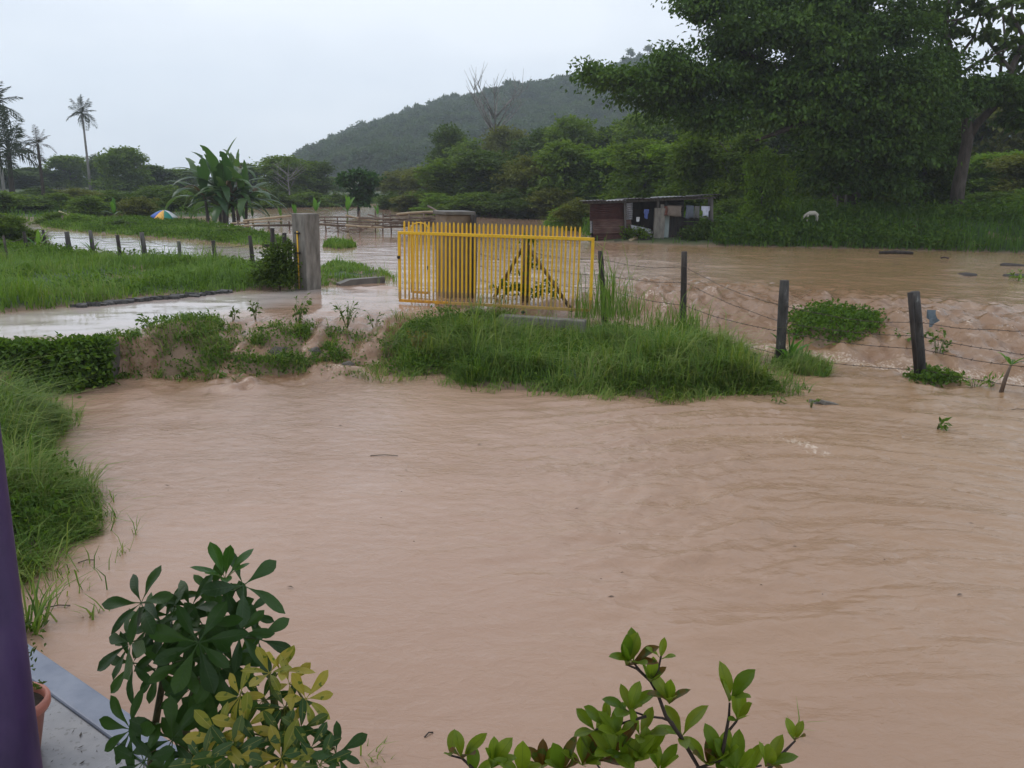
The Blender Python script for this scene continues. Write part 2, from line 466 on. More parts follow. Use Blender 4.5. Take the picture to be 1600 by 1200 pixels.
# ground
gx, gy, gF = polar(angles(300), np.concatenate([[0.02, 1.0], np.geomspace(2.0, 130, 380), np.geomspace(134, 900, 70)]))
gz = T(gx, gy)
g_moss = np.zeros(len(gx))
for k in ('field', 'strip', 'far', 'kerb_grass', 'islet', 'island', 'left_grass'):
    g_moss = np.maximum(g_moss, sstep(.0, .5, LANDS[k].sd(gx, gy)))
g_moss *= 1 - np.exp(-((gx - 5.3) / 3.2) ** 2 - ((gy - 32.5) / 3.0) ** 2)
gm, nt, p = mat_new('ground_soil')
ga_ = nd(nt, 'ShaderNodeAttribute'); ga_.attribute_name = 'mossy'
n1 = noise(nt, scale=.8, detail=5)
n2 = noise(nt, scale=9, detail=5)
c = mixc(nt, n2, (.15, .095, .06), (.26, .175, .115))
c = mixc(nt, mth(nt, 'MULTIPLY', mth(nt, 'GREATER_THAN', n1, .42), ga_.outputs['Fac']), c, mixc(nt, n2, (.025, .05, .014), (.05, .09, .022)))
nt.links.new(c, p.inputs['Base Color'])
p.inputs['Roughness'].default_value = .9
nt.links.new(bump(nt, n2, .6, .04), p.inputs['Normal'])
ground = link('ground', mesh_np('ground', np.stack([gx, gy, gz], -1), gF, gm, True, {'mossy': g_moss}))
tag(ground, 'muddy grassy land rising out of the brown flood', 'ground', kind='structure')

# water
wx, wy, wF = polar(angles(430), np.concatenate([[0.02, 0.8], np.geomspace(1.5, 125, 760)]))
t = water_t(wx, wy)
wz = W0(wx, wy)
ramp_ = np.exp(-((np.clip(t, -3, 3) - 0.5) / 0.55) ** 2)
rightness = sstep(0.5, 3.0, wx)
onland = np.zeros(len(wx))
for k in ('bank_mid', 'bank_clump', 'bank_clump_b', 'bank_low', 'fence_clump', 'island'):
    onland = np.maximum(onland, sstep(-.12, .12, LANDS[k].sd(wx, wy)))
ramp_ = ramp_ * (1 - .85 * onland)
choppy_pool = np.exp(np.minimum(t, 0) * 1.1) * (t < 0.3)
rapids = np.exp(-((t - 1.15) / .6) ** 2) * rightness
u1 = fbm(wx * 1.15 + .8 * fbm(wx * .7, wy * .7, 2, 4) + wy * .25, wy * 1.8 - wx * .2, 4, 11, .55)
rid = 1 - 2 * np.abs(fbm(wx * 1.6 + 3, wy * 1.2, 3, 21, .5))
flow = fbm(wx * 4.0, wy * 1.1, 4, 41, .55)
sw = -.38 * np.exp(-((wx - 2.6) / 3.2) ** 2 - ((wy - 9.0) / 4.0) ** 2)      # the current swings round on the right
rx_, ry_ = wx * np.cos(sw) - wy * np.sin(sw), wx * np.sin(sw) + wy * np.cos(sw)
u2 = fbm(rx_ * 1.0 + .5 * fbm(wx * .8, wy * .8, 2, 14), ry_ * 4.2, 5, 19, .55)
pool_r = sstep(-1.5, 2.5, wx) * (t < .4) * sstep(3.5, 6.5, wy)
wz = wz + 0.068 * u2 * pool_r
wz = wz + 0.034 * u1 * (0.4 + 1.0 * choppy_pool) + ramp_ * (0.17 * flow + 0.07 * fbm(wx * 3.0, wy * 2.0, 4, 51) + .035 * fbm(wx * 11, wy * 3.2, 3, 52))
wz = wz + rapids * (0.16 * np.maximum(rid - .35, 0) + .08 * fbm(wx * 2.4, wy * 2.6, 4, 61))
wz = wz + 0.02 * u1 * sstep(1.0, 2.0, t) * rightness
# standing brown waves at the crest on the right and at the gate's foot
for (px, py, a, sx, sy) in ((1010, 470, .26, .45, .28), (1045, 478, .2, .35, .25), (1100, 468, .12, .4, .25), (1195, 492, .17, .2, .25), (1150, 490, .12, .3, .2), (1390, 487, .2, .35, .22), (1475, 505, .12, .5, .3), (1520, 515, .1, .5, .3), (1570, 520, .13, .4, .3), (632, 461, .12, .22, .14), (662, 464, .10, .16, .12), (590, 456, .05, .5, .12), (375, 555, .14, .4, .35), (355, 530, .1, .35, .3), (545, 540, .1, .3, .3), (560, 530, .1, .25, .4)):
    c = G(px, py, -.1)
    dx, dy = (wx - c.x) / sx, (wy - c.y) / sy
    wz = wz + a * np.exp(-dx * dx - dy * dy) * (0.7 + 1.5 * vnoise(wx * 5, wy * 5, 71))
turb = np.clip(ramp_ * 1.0 + rapids * .8 + (.12 + .55 * sstep(2, -3, wx)) * choppy_pool, 0, 1)
smooth_w = W0(wx, wy)
# film over the concrete drive and far road arm, pale sky reflection painted in
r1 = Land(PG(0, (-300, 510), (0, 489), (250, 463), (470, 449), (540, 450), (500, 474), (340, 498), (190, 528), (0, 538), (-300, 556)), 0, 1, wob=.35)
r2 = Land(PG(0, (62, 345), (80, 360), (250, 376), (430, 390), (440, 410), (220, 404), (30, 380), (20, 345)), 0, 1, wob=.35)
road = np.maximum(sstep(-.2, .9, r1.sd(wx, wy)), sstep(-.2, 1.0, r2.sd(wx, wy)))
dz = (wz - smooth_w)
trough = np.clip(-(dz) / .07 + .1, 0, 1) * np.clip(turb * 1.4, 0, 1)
foam = .7 * np.clip(dz / .10 - .75, 0, 1) * np.clip(turb * 1.3, 0, 1)
foam = foam + .75 * np.exp(-((t - .03) / .10) ** 2) * sstep(.4, 1.4, wx + .35 * fbm(wx, wy, 2, 8)) * sstep(12, 8, wx)
foam = foam + .45 * np.exp(-((t + .02) / .07) ** 2) * (wx < -1.5) * (wx > -5.5)
for (xa, ya), (xb, yb), wdt, am in (((1165, 672), (1300, 712), .20, .36), ((1240, 690), (1420, 752), .10, .32), ((1150, 640), (1260, 690), .3, .26), ((820, 618), (1010, 640), .16, .35)):  # pale streaks on the pool: white glints painted in with the foam
    a_, b_ = G(xa, ya, LOW), G(xb, yb, LOW)
    ex, ey = b_.x - a_.x, b_.y - a_.y
    tt = np.clip(((wx - a_.x) * ex + (wy - a_.y) * ey) / (ex * ex + ey * ey), 0, 1)
    dd_ = np.hypot(wx - a_.x - tt * ex, wy - a_.y - tt * ey)
    foam = foam + am * np.exp(-(dd_ / wdt) ** 2)
foam = np.clip(foam, 0, 1)
calm = np.clip(1 - .55 * road - .72 * sstep(.8, 1.6, t) * (1 - .75 * rightness) - .35 * sstep(9, 5, wy), .12, 1)
wm, nt, p = mat_new('muddy_water')
oc = nd(nt, 'ShaderNodeTexCoord').outputs['Object']
att = nd(nt, 'ShaderNodeAttribute'); att.attribute_name = 'turb'
tb = att.outputs['Fac']
big = noise(nt, oc, scale=.22, detail=4, dist=.8, sc=(.7, 1.3, 1))
col = ramp(nt, big, [(.35, (.335, .212, .145)), (.65, (.385, .248, .174))])
stre = noise(nt, oc, scale=4.2, detail=8, rough=.68, dist=.9, sc=(1.0, .5, 1))
fa_ = nd(nt, 'ShaderNodeAttribute'); fa_.attribute_name = 'foam'
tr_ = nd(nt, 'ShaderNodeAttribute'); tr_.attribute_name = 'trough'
spk = noise(nt, oc, scale=24, detail=6, rough=.7, dist=.6, sc=(1, .6, 1))
foam_glint_a = mth(nt, 'MINIMUM', mth(nt, 'MAXIMUM', mth(nt, 'MULTIPLY_ADD', mth(nt, 'ADD', spk, mth(nt, 'MULTIPLY', fa_.outputs['Fac'], .32)), 8.0, -5.6), 0.0), 1.0)
foam_f = mth(nt, 'MULTIPLY', mth(nt, 'SMOOTH_MIN', mth(nt, 'MAXIMUM', mth(nt, 'MULTIPLY_ADD', stre, 9.0, -5.0), 0.0), 1.0, .1), tb)
brown_f = mth(nt, 'MULTIPLY', mth(nt, 'MINIMUM', mth(nt, 'MAXIMUM', mth(nt, 'MULTIPLY_ADD', stre, -8.0, 3.75), 0.0), 1.0), tb)
sx_ = nd(nt, 'ShaderNodeSeparateXYZ'); nt.links.new(oc, sx_.inputs[0])
sky_loss = mth(nt, 'MULTIPLY', mth(nt, 'SMOOTH_MIN', mth(nt, 'MAXIMUM', mth(nt, 'MULTIPLY_ADD', mth(nt, 'ADD', sx_.outputs[0], mth(nt, 'MULTIPLY', big, 5.0)), .16, -.42), 0.0), 1.0, .2), .85)  # browner to the right: weaker sky reflection put into the water colour
col = mixc(nt, sky_loss, col, (.29, .182, .092))
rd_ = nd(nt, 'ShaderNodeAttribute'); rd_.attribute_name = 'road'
col = mixc(nt, mth(nt, 'MULTIPLY', rd_.outputs['Fac'], .8), col, (.50, .45, .42))  # pale sky sheen mixed into the colour of the road water
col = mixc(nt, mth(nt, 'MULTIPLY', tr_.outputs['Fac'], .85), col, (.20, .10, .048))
col = mixc(nt, mth(nt, 'MULTIPLY', tb, .75), col, (.22, .125, .07))
col = mixc(nt, mth(nt, 'MULTIPLY', brown_f, .85), col, (.15, .078, .038))
col = mixc(nt, mth(nt, 'MULTIPLY', foam_f, .45), col, (.46, .34, .25))
col = mixc(nt, mth(nt, 'MULTIPLY', foam_glint_a, .8), col, (.58, .46, .36))
nt.links.new(col, p.inputs['Base Color'])
p.inputs['IOR'].default_value = 1.33
rg = mth(nt, 'MULTIPLY_ADD', tb, .16, .045)
nt.links.new(rg, p.inputs['Roughness'])
# current ripples: long, drawn out across the flow
f1 = noise(nt, oc, scale=1.6, detail=5, rough=.6, dist=1.2, sc=(.75, 1.45, 1), rot=(0, 0, R(-16)))
f2 = noise(nt, oc, scale=7.0, detail=5, rough=.62, dist=.8, sc=(.75, 1.3, 1), rot=(0, 0, R(14)))
f3 = noise(nt, oc, scale=26, detail=3, rough=.6, dist=.4, sc=(.7, 1.3, 1))
msk = noise(nt, oc, scale=.45, detail=3, dist=.6)
cal = nd(nt, 'ShaderNodeAttribute'); cal.attribute_name = 'calm'
b1 = bump(nt, f1, .42, .06)
b2 = bump(nt, mth(nt, 'MULTIPLY', f2, msk), .7, .045, b1)
b3 = bump(nt, f3, .25, .006, b2)
for n_ in [q for q in nt.nodes if q.type == 'BUMP']:
    nt.links.new(mth(nt, 'MULTIPLY', cal.outputs['Fac'], n_.inputs['Strength'].default_value), n_.inputs['Strength'])
nt.links.new(b3, p.inputs['Normal'])
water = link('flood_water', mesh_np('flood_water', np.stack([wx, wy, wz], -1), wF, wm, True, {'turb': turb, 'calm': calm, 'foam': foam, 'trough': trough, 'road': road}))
tag(water, 'brown silty flood water spilling over the bank', 'water', kind='structure')
# ------------------------------------------------------------------ foliage builders
NR = np.random.default_rng(7)
RN = random.Random(11)
def unit(v):
    return v / (np.linalg.norm(v, axis=-1, keepdims=True) + 1e-9)
def kites(P, D, L, Wd, rng, fold=.12):
    """one pointed leaf (a quad) per point P, pointing along D"""
    n = len(P)
    L = np.broadcast_to(L, (n,))[:, None] * rng.uniform(.7, 1.25, (n, 1))
    Wd = np.broadcast_to(Wd, (n,))[:, None] * rng.uniform(.75, 1.2, (n, 1))
    D = unit(D)
    side = unit(np.cross(D, rng.normal(size=(n, 3)) * .6 + np.array([0, 0, 1.0])))
    up = np.cross(side, D)
    a = P
    b = P + D * L * .45 + side * Wd * .5 + up * L * fold
    c = P + D * L - up * L * fold
    d = P + D * L * .45 - side * Wd * .5 + up * L * fold
    V = np.stack([a, b, c, d], 1).reshape(-1, 3)
    F = np.arange(n * 4).reshape(n, 4)
    return V, F
def crown(blobs, ncl, per, L, Wd, rng, spread=.09, droop=.35, low=-.55, shell=.4):
    """leaf clusters through the volume of several ellipsoids (centre, radii)"""
    B = np.array([list(b[0]) + list(b[1]) for b in blobs], float)
    wgt = (B[:, 3] * B[:, 4] * B[:, 5]) ** .66
    k = rng.choice(len(B), ncl, p=wgt / wgt.sum())
    d = unit(rng.normal(size=(ncl, 3)))
    d[:, 2] = np.where(d[:, 2] < low, -d[:, 2], d[:, 2])
    r = rng.random(ncl)[:, None] ** shell
    r *= 1 + .18 * rng.normal(size=(ncl, 1))
    C = B[k, :3] + d * r * B[k, 3:]
    sz = rng.uniform(.6, 1.35, (ncl, 1))
    P = (C[:, None, :] + rng.normal(size=(ncl, per, 3)) * spread * sz[:, None, :] * np.array([1, 1, .55])).reshape(-1, 3)
    out = np.repeat(d, per, 0)
    D = out * .7 + rng.normal(size=P.shape) * .6 + np.array([0, 0, -droop])
    return kites(P, D, L, Wd, rng)
def blades(P, h, w, rng, lean=.35, bend=.5, wind=(0, 0), coh=0.0):
    n = len(P)
    a = rng.uniform(0, 2 * math.pi, n)
    if coh:
        f = 9 * fbm(P[:, 0] * 1.1, P[:, 1] * 1.1, 2, 101) + rng.normal(size=n) * .7
        a = np.where(rng.random(n) < coh, f, a)
    d = np.stack([np.cos(a), np.sin(a), 0 * a], -1)
    s = np.stack([-np.sin(a), np.cos(a), 0 * a], -1)
    h = (np.broadcast_to(h, (n,)) * rng.lognormal(-.15, .38, n))[:, None]
    w = (np.broadcast_to(w, (n,)) * rng.uniform(.7, 1.3, n))[:, None]
    le = rng.uniform(.1, 1, (n, 1)) * lean
    be = rng.uniform(.2, 1.2, (n, 1)) * bend
    wv = np.array([wind[0], wind[1], 0])[None]
    up = np.array([0, 0, 1.0])[None]
    m = P + (up * .6 + (d * le + wv) * .6) * h
    tip = P + (up * (1 - .35 * be) + (d * (le + be * .8) + wv * 1.3)) * h
    V = np.stack([P - s * w, P + s * w, m - s * w * .8, m + s * w * .8, tip], 1).reshape(-1, 3)
    b = (np.arange(n) * 5)[:, None]
    F = np.concatenate([b + np.array([[0, 1, 3]]), b + np.array([[0, 3, 2]]), b + np.array([[2, 3, 4]])], 0)
    return V, F
def join(parts):
    vs, fs, o = [], [], 0
    for V, F in parts:
        vs.append(V); fs.append(F + o); o += len(V)
    return np.concatenate(vs), np.concatenate(fs)
def scatter(land, n, rng, box=None, sdmin=0.0, sdmax=1e9, dens=None, edge=0.0):
    """random ground points inside a land outline (or a convex box given by corners)"""
    P = land.P if box is None else np.array([(p[0], p[1]) for p in box])
    lo, hi = P.min(0), P.max(0)
    out = []
    got = 0
    for _ in range(60):
        q = rng.uniform(lo - edge, hi + edge, (n, 2))
        s = land.sd(q[:, 0], q[:, 1])
        ok = (s > sdmin) & (s < sdmax)
        if dens is not None: ok &= rng.random(n) < dens(q[:, 0], q[:, 1])
        out.append(q[ok]); got += ok.sum()
        if got >= n: break
    q = np.concatenate(out)[:n]
    return np.column_stack([q, T(q[:, 0], q[:, 1])])

# ------------------------------------------------------------------ wooded hill
M['hill'] = m_leaf('leaf_hill', [(.034, .062, .022), (.05, .09, .028), (.075, .12, .034), (.055, .085, .03)], per='object', trans=.3)
hill_kinds = bpy.data.collections.new('hill_tree_kinds')
for i in range(6):
    g = np.random.default_rng(300 + i)
    bl = [((0, 0, .45), (.42, .42, .42))] + [((g.uniform(-.3, .3), g.uniform(-.3, .3), g.uniform(.3, .85)), (.22, .22, .2)) for _ in range(5)]
    V, F = crown(bl, 90, 9, .16, .10, g, spread=.07, droop=.3)
    hill_kinds.objects.link(bpy.data.objects.new('hill_tree', mesh_np('hill_tree', V, F, M['hill'])))
rng = np.random.default_rng(3)
n = 90000
q = np.column_stack([rng.uniform(-190, 430, n), rng.uniform(215, 545, n)])
hz = hillz(q[:, 0], q[:, 1])
bare = np.exp(-((q[:, 0] - AT(1025, 100, HY).x) / 10) ** 2 - ((q[:, 1] - HY) / 45) ** 2)
ok = (hz > 2.5) & (np.abs(q[:, 0] / q[:, 1]) < .72) & (rng.random(n) > bare * 1.6)
q = q[ok][:8200]
me = bpy.data.meshes.new('hill_forest')
me.vertices.add(len(q)); me.vertices.foreach_set('co', np.column_stack([q, hillz(q[:, 0], q[:, 1]) + T(q[:, 0], q[:, 1]) * 0 + .2]).astype(np.float32).ravel())
sc_ = np.column_stack([rng.lognormal(1.95, .3, len(q)), np.zeros(len(q)), rng.lognormal(2.0, .32, len(q))]); sc_[:, 1] = sc_[:, 0]
sc_ = np.clip(sc_, 4.2, 9.0)
sc_ *= (.75 + .5 * np.clip(fbm(q[:, 0] / 40, q[:, 1] / 40, 2, 4) + .5, 0, 1))[:, None]
a = me.attributes.new('size', 'FLOAT_VECTOR', 'POINT'); a.data.foreach_set('vector', sc_.astype(np.float32).ravel())
hf = link('hill_forest', me)
tag(hf, 'dense hazy forest covering the hill', 'forest', kind='stuff')
gn = bpy.data.node_groups.new('hill_forest', 'GeometryNodeTree')
gn.interface.new_socket('Geometry', in_out='INPUT', socket_type='NodeSocketGeometry')
gn.interface.new_socket('Geometry', in_out='OUTPUT', socket_type='NodeSocketGeometry')
gi, go = gn.nodes.new('NodeGroupInput'), gn.nodes.new('NodeGroupOutput')
ci = gn.nodes.new('GeometryNodeCollectionInfo'); ci.inputs['Collection'].default_value = hill_kinds; ci.inputs['Separate Children'].default_value = True; ci.inputs['Reset Children'].default_value = True
iop = gn.nodes.new('GeometryNodeInstanceOnPoints'); iop.inputs['Pick Instance'].default_value = True
na_ = gn.nodes.new('GeometryNodeInputNamedAttribute'); na_.data_type = 'FLOAT_VECTOR'; na_.inputs['Name'].default_value = 'size'
rv = gn.nodes.new('FunctionNodeRandomValue'); rv.data_type = 'FLOAT_VECTOR'
rv.inputs[0].default_value = (0, 0, 0); rv.inputs[1].default_value = (0, 0, 6.283)
ri = gn.nodes.new('FunctionNodeRandomValue'); ri.data_type = 'INT'
ri.inputs[4].default_value = 0; ri.inputs[5].default_value = 5
lk = gn.links.new
lk(gi.outputs[0], iop.inputs['Points']); lk(ci.outputs[0], iop.inputs['Instance']); lk(na_.outputs[0], iop.inputs['Scale'])
lk(rv.outputs[0], iop.inputs['Rotation']); lk(ri.outputs[2], iop.inputs['Instance Index']); lk(iop.outputs[0], go.inputs[0])
hf.modifiers.new('forest', 'NODES').node_group = gn

# ------------------------------------------------------------------ broadleaf trees
def limb_mesh(name, rng, spread=.32, n=6, h=1.0, r=.02, mat='bark'):
    mb = MB()
    mb.tube([(0, 0, -.03), (.01, .0, .15), (-.01, .012, .35), (.015, -.01, .55), (0, 0, .8)], [r * 1.4, r, r * .9, r * .7, r * .25], 7)
    for i in range(n):
        a = rng.uniform(0, 6.28); z = rng.uniform(.25, .6); s = spread * rng.uniform(.6, 1)
        mb.tube([(0, 0, z), (math.cos(a) * s * .5, math.sin(a) * s * .5, z + .1), (math.cos(a) * s, math.sin(a) * s, z + .28 * rng.uniform(.6, 1.2))], [r * .6, r * .45, r * .15], 5)
    return mb.mesh(name, M[mat])
def rblobs(rng, n, w=.5, zlo=.25, zhi=.92, rr=(.14, .26), core=True):
    b = [((0, 0, .55), (.3 * w * 2, .3 * w * 2, .36))] if core else []
    for i in range(n):
        a = rng.uniform(0, 6.28); rad = rng.uniform(.1, .95) * w * .72
        z = rng.uniform(zlo, zhi)
        k = 1 - max(0, (z - .6)) * 1.3
        r_ = rng.uniform(*rr)
        b.append(((math.cos(a) * rad * k, math.sin(a) * rad * k, z), (r_, r_, r_ * .75)))
    return b
VAR = {}
def variant(key, mat, seed, nb, ncl, per, L, Wd, **k):
    r = random.Random(seed); g = np.random.default_rng(seed)
    bl = rblobs(r, nb, **{a: k.pop(a) for a in ('w', 'zlo', 'zhi', 'rr', 'core') if a in k})
    V, F = crown(bl, ncl, per, L, Wd, g, **k)
    VAR[key] = (mesh_np('crown', V, F, M[mat]), limb_mesh('trunk', r))
for j, mt in enumerate(('tree_dark', 'tree_mid', 'tree_light', 'tree_olive')):
    s = mt[5:]
    variant('bushy_' + s, mt, 20 + j, 11, 270, 54, .052, .034, zlo=.08, zhi=.85, spread=.062)
    variant('tall_' + s, mt, 40 + j, 12, 270, 54, .047, .03, w=.42, zlo=.1, zhi=.95, rr=(.11, .2), spread=.056)
variant('low_mid', 'tree_mid', 61, 9, 300, 34, .058, .038, zlo=.02, zhi=.6, spread=.06)
variant('low_light', 'tree_light', 62, 9, 300, 34, .058, .038, zlo=.02, zhi=.6, spread=.06)
variant('low_olive', 'tree_olive', 63, 9, 300, 34, .058, .036, zlo=.02, zhi=.6, spread=.06)
variant('low_dark', 'tree_dark', 65, 9, 300, 34, .058, .038, zlo=.02, zhi=.6, spread=.06)
variant('feather', 'tree_olive', 64, 16, 420, 16, .1, .022, w=.45, zlo=.1, zhi=.98, rr=(.06, .14), spread=.04, droop=.8)
def tree(name, px, Y, top, wpx, key, label, cat='tree', group=None, base=None, dip=.0):
    p = AT(px, 300, Y)
    z0 = Tz(p.x, Y) if base is None else base
    z0 -= dip
    h = AT(px, top, Y).z - z0
    w = wpx / FPX * Y * (1.28 if name == 'tree' and px > 600 else 1.15)
    e = empty(name, (p.x, Y, z0), RN.uniform(0, 6.28))
    tag(e, label, cat, group)
    cm, tm = VAR[key]
    link('crown', cm, e, scale=(w, w, h))
    link('trunk', tm, e, scale=(max(w, h * .6), max(w, h * .6), h))
    return e
GL = 'trees of the wood along the far flood edge'
TREES = [
 # far left
 (8, 120, 262, 150, 'bushy_dark', 'dark bushy tree at the far left edge below the palms'),
 (62, 125, 262, 90, 'bushy_dark', 'dark rounded tree just right of the leftmost palms'),
 (112, 128, 246, 85, 'bushy_mid', 'mid green tree left of the lone coconut palm'),
 (165, 122, 243, 60, 'tall_dark', 'narrow dark tree right behind the lone coconut palm'),
 (200, 105, 234, 80, 'bushy_mid', 'tallest peaked green tree between coconut palm and banana clump'),
 (240, 112, 258, 75, 'bushy_dark', 'dark tree sloping down beside the peaked green tree'),
 (285, 118, 266, 85, 'bushy_mid', 'green tree just left of the big banana clump'),
 (385, 120, 255, 90, 'bushy_dark', 'dark tree half hidden behind the big banana clump'),
 (445, 96, 247, 95, 'bushy_mid', 'broad dark tree behind the pale leafless tree'),
 (485, 100, 252, 70, 'bushy_dark', 'dark tree at the foot of the hill right of the leafless tree'),
 (520, 150, 278, 60, 'bushy_mid', 'small hazy tree at the foot of the hill left of the round tree'),
 (600, 140, 276, 60, 'bushy_olive', 'small olive tree at the hill foot right of the round tree'),
 # wood, back row
 (640, 108, 262, 85, 'bushy_olive', 'olive tree at the left end of the wood'),
 (700, 96, 200, 80, 'tall_dark', 'tall dark tree rising at the left of the wood'),
 (735, 92, 212, 75, 'tall_mid', 'tall green tree beside the leafless treetop of the wood'),
 (790, 100, 196, 80, 'tall_olive', 'tall vine covered olive tree under the leafless treetop'),
 (845, 88, 200, 90, 'bushy_dark', 'dark tree in the back row between olive and bright trees'),
 (890, 84, 190, 90, 'bushy_mid', 'rounded green tree at the middle top of the wood'),
 (945, 86, 200, 90, 'bushy_dark', 'dark back tree above the left end of the hut'),
 (1000, 80, 184, 100, 'bushy_mid', 'green back tree behind the reaching branch of the big tree'),
 (1060, 78, 190, 110, 'bushy_dark', 'dark back tree above the right end of the hut'),
 (1130, 76, 196, 110, 'bushy_mid', 'green back tree right of the hut roof'),
 (1200, 74, 190, 120, 'bushy_dark', 'dark back tree left of the big trunk'),
 (1400, 66, 130, 170, 'bushy_dark', 'dark back tree right of the big trunk'),
 (1520, 68, 150, 150, 'bushy_mid', 'green back tree behind the leaning grey trunk'),
 (1600, 62, 110, 150, 'bushy_olive', 'olive back tree at the right edge behind the leaning trunk'),
 (1690, 60, 100, 150, 'bushy_mid', 'green back tree beyond the right edge'),
 # wood, middle and front rows
 (1095, 50, 206, 105, 'bushy_mid', 'green tree under the left edge of the huge crown'),
 (1160, 47, 200, 105, 'tall_mid', 'tall green tree under the huge crown right of the hut'),
 (1440, 44.5, 176, 110, 'tall_dark', 'dark tall tree filling the gap left of the leaning grey trunk'),
 (1380, 45.5, 210, 110, 'bushy_mid', 'green tree standing just right of the big trunk'),
 (1275, 45.5, 226, 90, 'tall_mid', 'green tree standing just left of the big trunk'),
 (625, 92, 268, 70, 'feather', 'feathery bamboo like tree at the left end of the wood'),
 (662, 84, 262, 75, 'feather', 'second feathery bamboo like tree at the left end of the wood'),
 (710, 70, 250, 100, 'bushy_mid', 'round green tree at the water left of the gate pillar top'),
 (770, 67, 236, 100, 'bushy_dark', 'dark tree at the water above the gate pillar'),
 (830, 65, 240, 95, 'bushy_olive', 'olive tree at the water above the middle of the gate'),
 (880, 62, 228, 100, 'bushy_mid', 'green front tree above the right part of the gate'),
 (935, 62, 236, 105, 'bushy_light', 'bright leafy tree behind the left end of the hut'),
 (1005, 56, 224, 110, 'bushy_mid', 'leafy green tree right behind the hut roof'),
 (1070, 54, 226, 120, 'bushy_light', 'bright green tree behind the middle of the hut'),
 (1140, 52, 236, 110, 'bushy_mid', 'green tree behind the right post of the hut'),
 (1192, 39.6, 240, 62, 'bushy_light', 'brightest green tree between the hut and the big trunk'),
 (1265, 54, 240, 100, 'bushy_dark', 'dark tree just left of the big trunk'),
 (1400, 52, 235, 110, 'bushy_dark', 'shaded dark tree right of the big trunk'),
 (1450, 56, 245, 100, 'bushy_mid', 'green tree left of the leaning grey trunk'),
 (1550, 54, 240, 90, 'bushy_light', 'bright green tree right of the leaning grey trunk'),
 (1610, 50, 235, 110, 'bushy_olive', 'olive tree at the right edge above the bank'),
 (1680, 48, 230, 110, 'bushy_mid', 'green tree just past the right edge above the bank'),
]
for px, Y, top, w, key, lab in TREES:
    tree('tree', px, Y, top, w, key, lab, group=GL if px > 600 else 'trees across the flood on the left')
BUSHES = [
 (-30, 60, 300, 120, 'low_light', 'bright bush at the left edge beyond the road bend'),
 (25, 58, 302, 90, 'low_mid', 'green bush beside the road bend under the palms'),
 (70, 70, 292, 80, 'low_dark', 'dark bush behind the road bend'),
 (118, 62, 293, 80, 'low_olive', 'dull olive bush above the road bend'),
 (160, 66, 296, 70, 'low_mid', 'green bush right of the dull olive bush'),
 (205, 64, 300, 80, 'low_dark', 'dark bush left of the parasol'),
 (250, 74, 288, 80, 'low_mid', 'green bush behind the parasol'),
 (292, 66, 302, 70, 'low_light', 'light bush right of the parasol'),
 (385, 72, 300, 80, 'low_mid', 'low bush right of the banana clump trunks'),
 (8, 31, 330, 70, 'low_mid', 'dark bush at the left edge by the first fence post'),
 (80, 43, 330, 44, 'low_mid', 'rounded bush where the grass strip meets the road bend'),
 (115, 42, 334, 50, 'low_light', 'low light bush on the left end of the grass strip'),
 (185, 39, 343, 60, 'low_dark', 'dark low bush in the middle of the grass strip'),
 (360, 36, 355, 70, 'low_mid', 'green bush at the right end of the grass strip'),
 (300, 38, 356, 60, 'low_light', 'light low bush on the grass strip before the banana clump'),
 (-10, 50, 296, 110, 'low_mid', 'mid green bush at the left edge above the road'),
 (50, 52, 306, 80, 'low_dark', 'dark low bush at the outside of the road bend'),
 (90, 56, 300, 60, 'low_mid', 'low bush under the short ragged palm'),
 (140, 52, 304, 70, 'low_mid', 'low green bush in front of the dull olive bush'),
 (175, 54, 298, 70, 'low_dark', 'dark bush beneath the peaked green tree'),
 (215, 52, 306, 60, 'low_olive', 'olive low bush left of the parasol in front'),
 (232, 58, 296, 70, 'low_dark', 'dark bush just behind the parasol on the left'),
 (275, 56, 300, 60, 'low_dark', 'dark bush just behind the parasol on the right'),
 (310, 60, 290, 70, 'low_mid', 'mid green bush left behind the banana clump'),
 (420, 74, 296, 70, 'low_dark', 'dark bush at the water below the leafless tree'),
 (480, 77, 298, 70, 'low_mid', 'green bush at the water at the hill foot'),
 (525, 80, 300, 60, 'low_dark', 'dark bush at the water left of the round tree'),
 (690, 65, 302, 80, 'low_light', 'light bush at the water left of the gate pillar top'),
 (650, 70, 298, 70, 'low_olive', 'olive bush at the water at the left end of the wood'),
 (740, 63, 298, 90, 'low_mid', 'green bush at the water above the gate pillar'),
 (800, 61.5, 296, 90, 'low_dark', 'dark bush at the water above the middle of the gate'),
 (860, 60, 292, 90, 'low_olive', 'olive bush at the water left of the hut'),
 (612, 74, 300, 60, 'low_dark', 'dark bush at the water where the wood ends on the left'),
 (905, 46, 308, 60, 'low_olive', 'yellowish bush touching the left wall of the hut'),
 (885, 50, 322, 70, 'low_light', 'light low bush over the right end of the gate'),
 (1150, 44, 308, 80, 'low_mid', 'green bush right beside the hut post'),
 (1195, 46, 300, 80, 'low_light', 'light bush between the hut and the white goat'),
 (1330, 47, 290, 110, 'low_dark', 'dark bush around the foot of the big trunk'),
 (1420, 45, 300, 100, 'low_dark', 'dark bush right of the big trunk foot'),
 (1480, 46, 300, 90, 'low_mid', 'green bush at the foot of the leaning trunk'),
 (1555, 44, 298, 100, 'low_mid', 'green bush on the bank right of the leaning trunk'),
 (1620, 42, 296, 100, 'low_light', 'light bush at the right edge of the bank'),
]
for px, Y, top, w, key, lab in BUSHES:
    tree('bush', px, Y, top, w, key, lab, cat='bush', group='bushes along the flood edge', dip=.15)

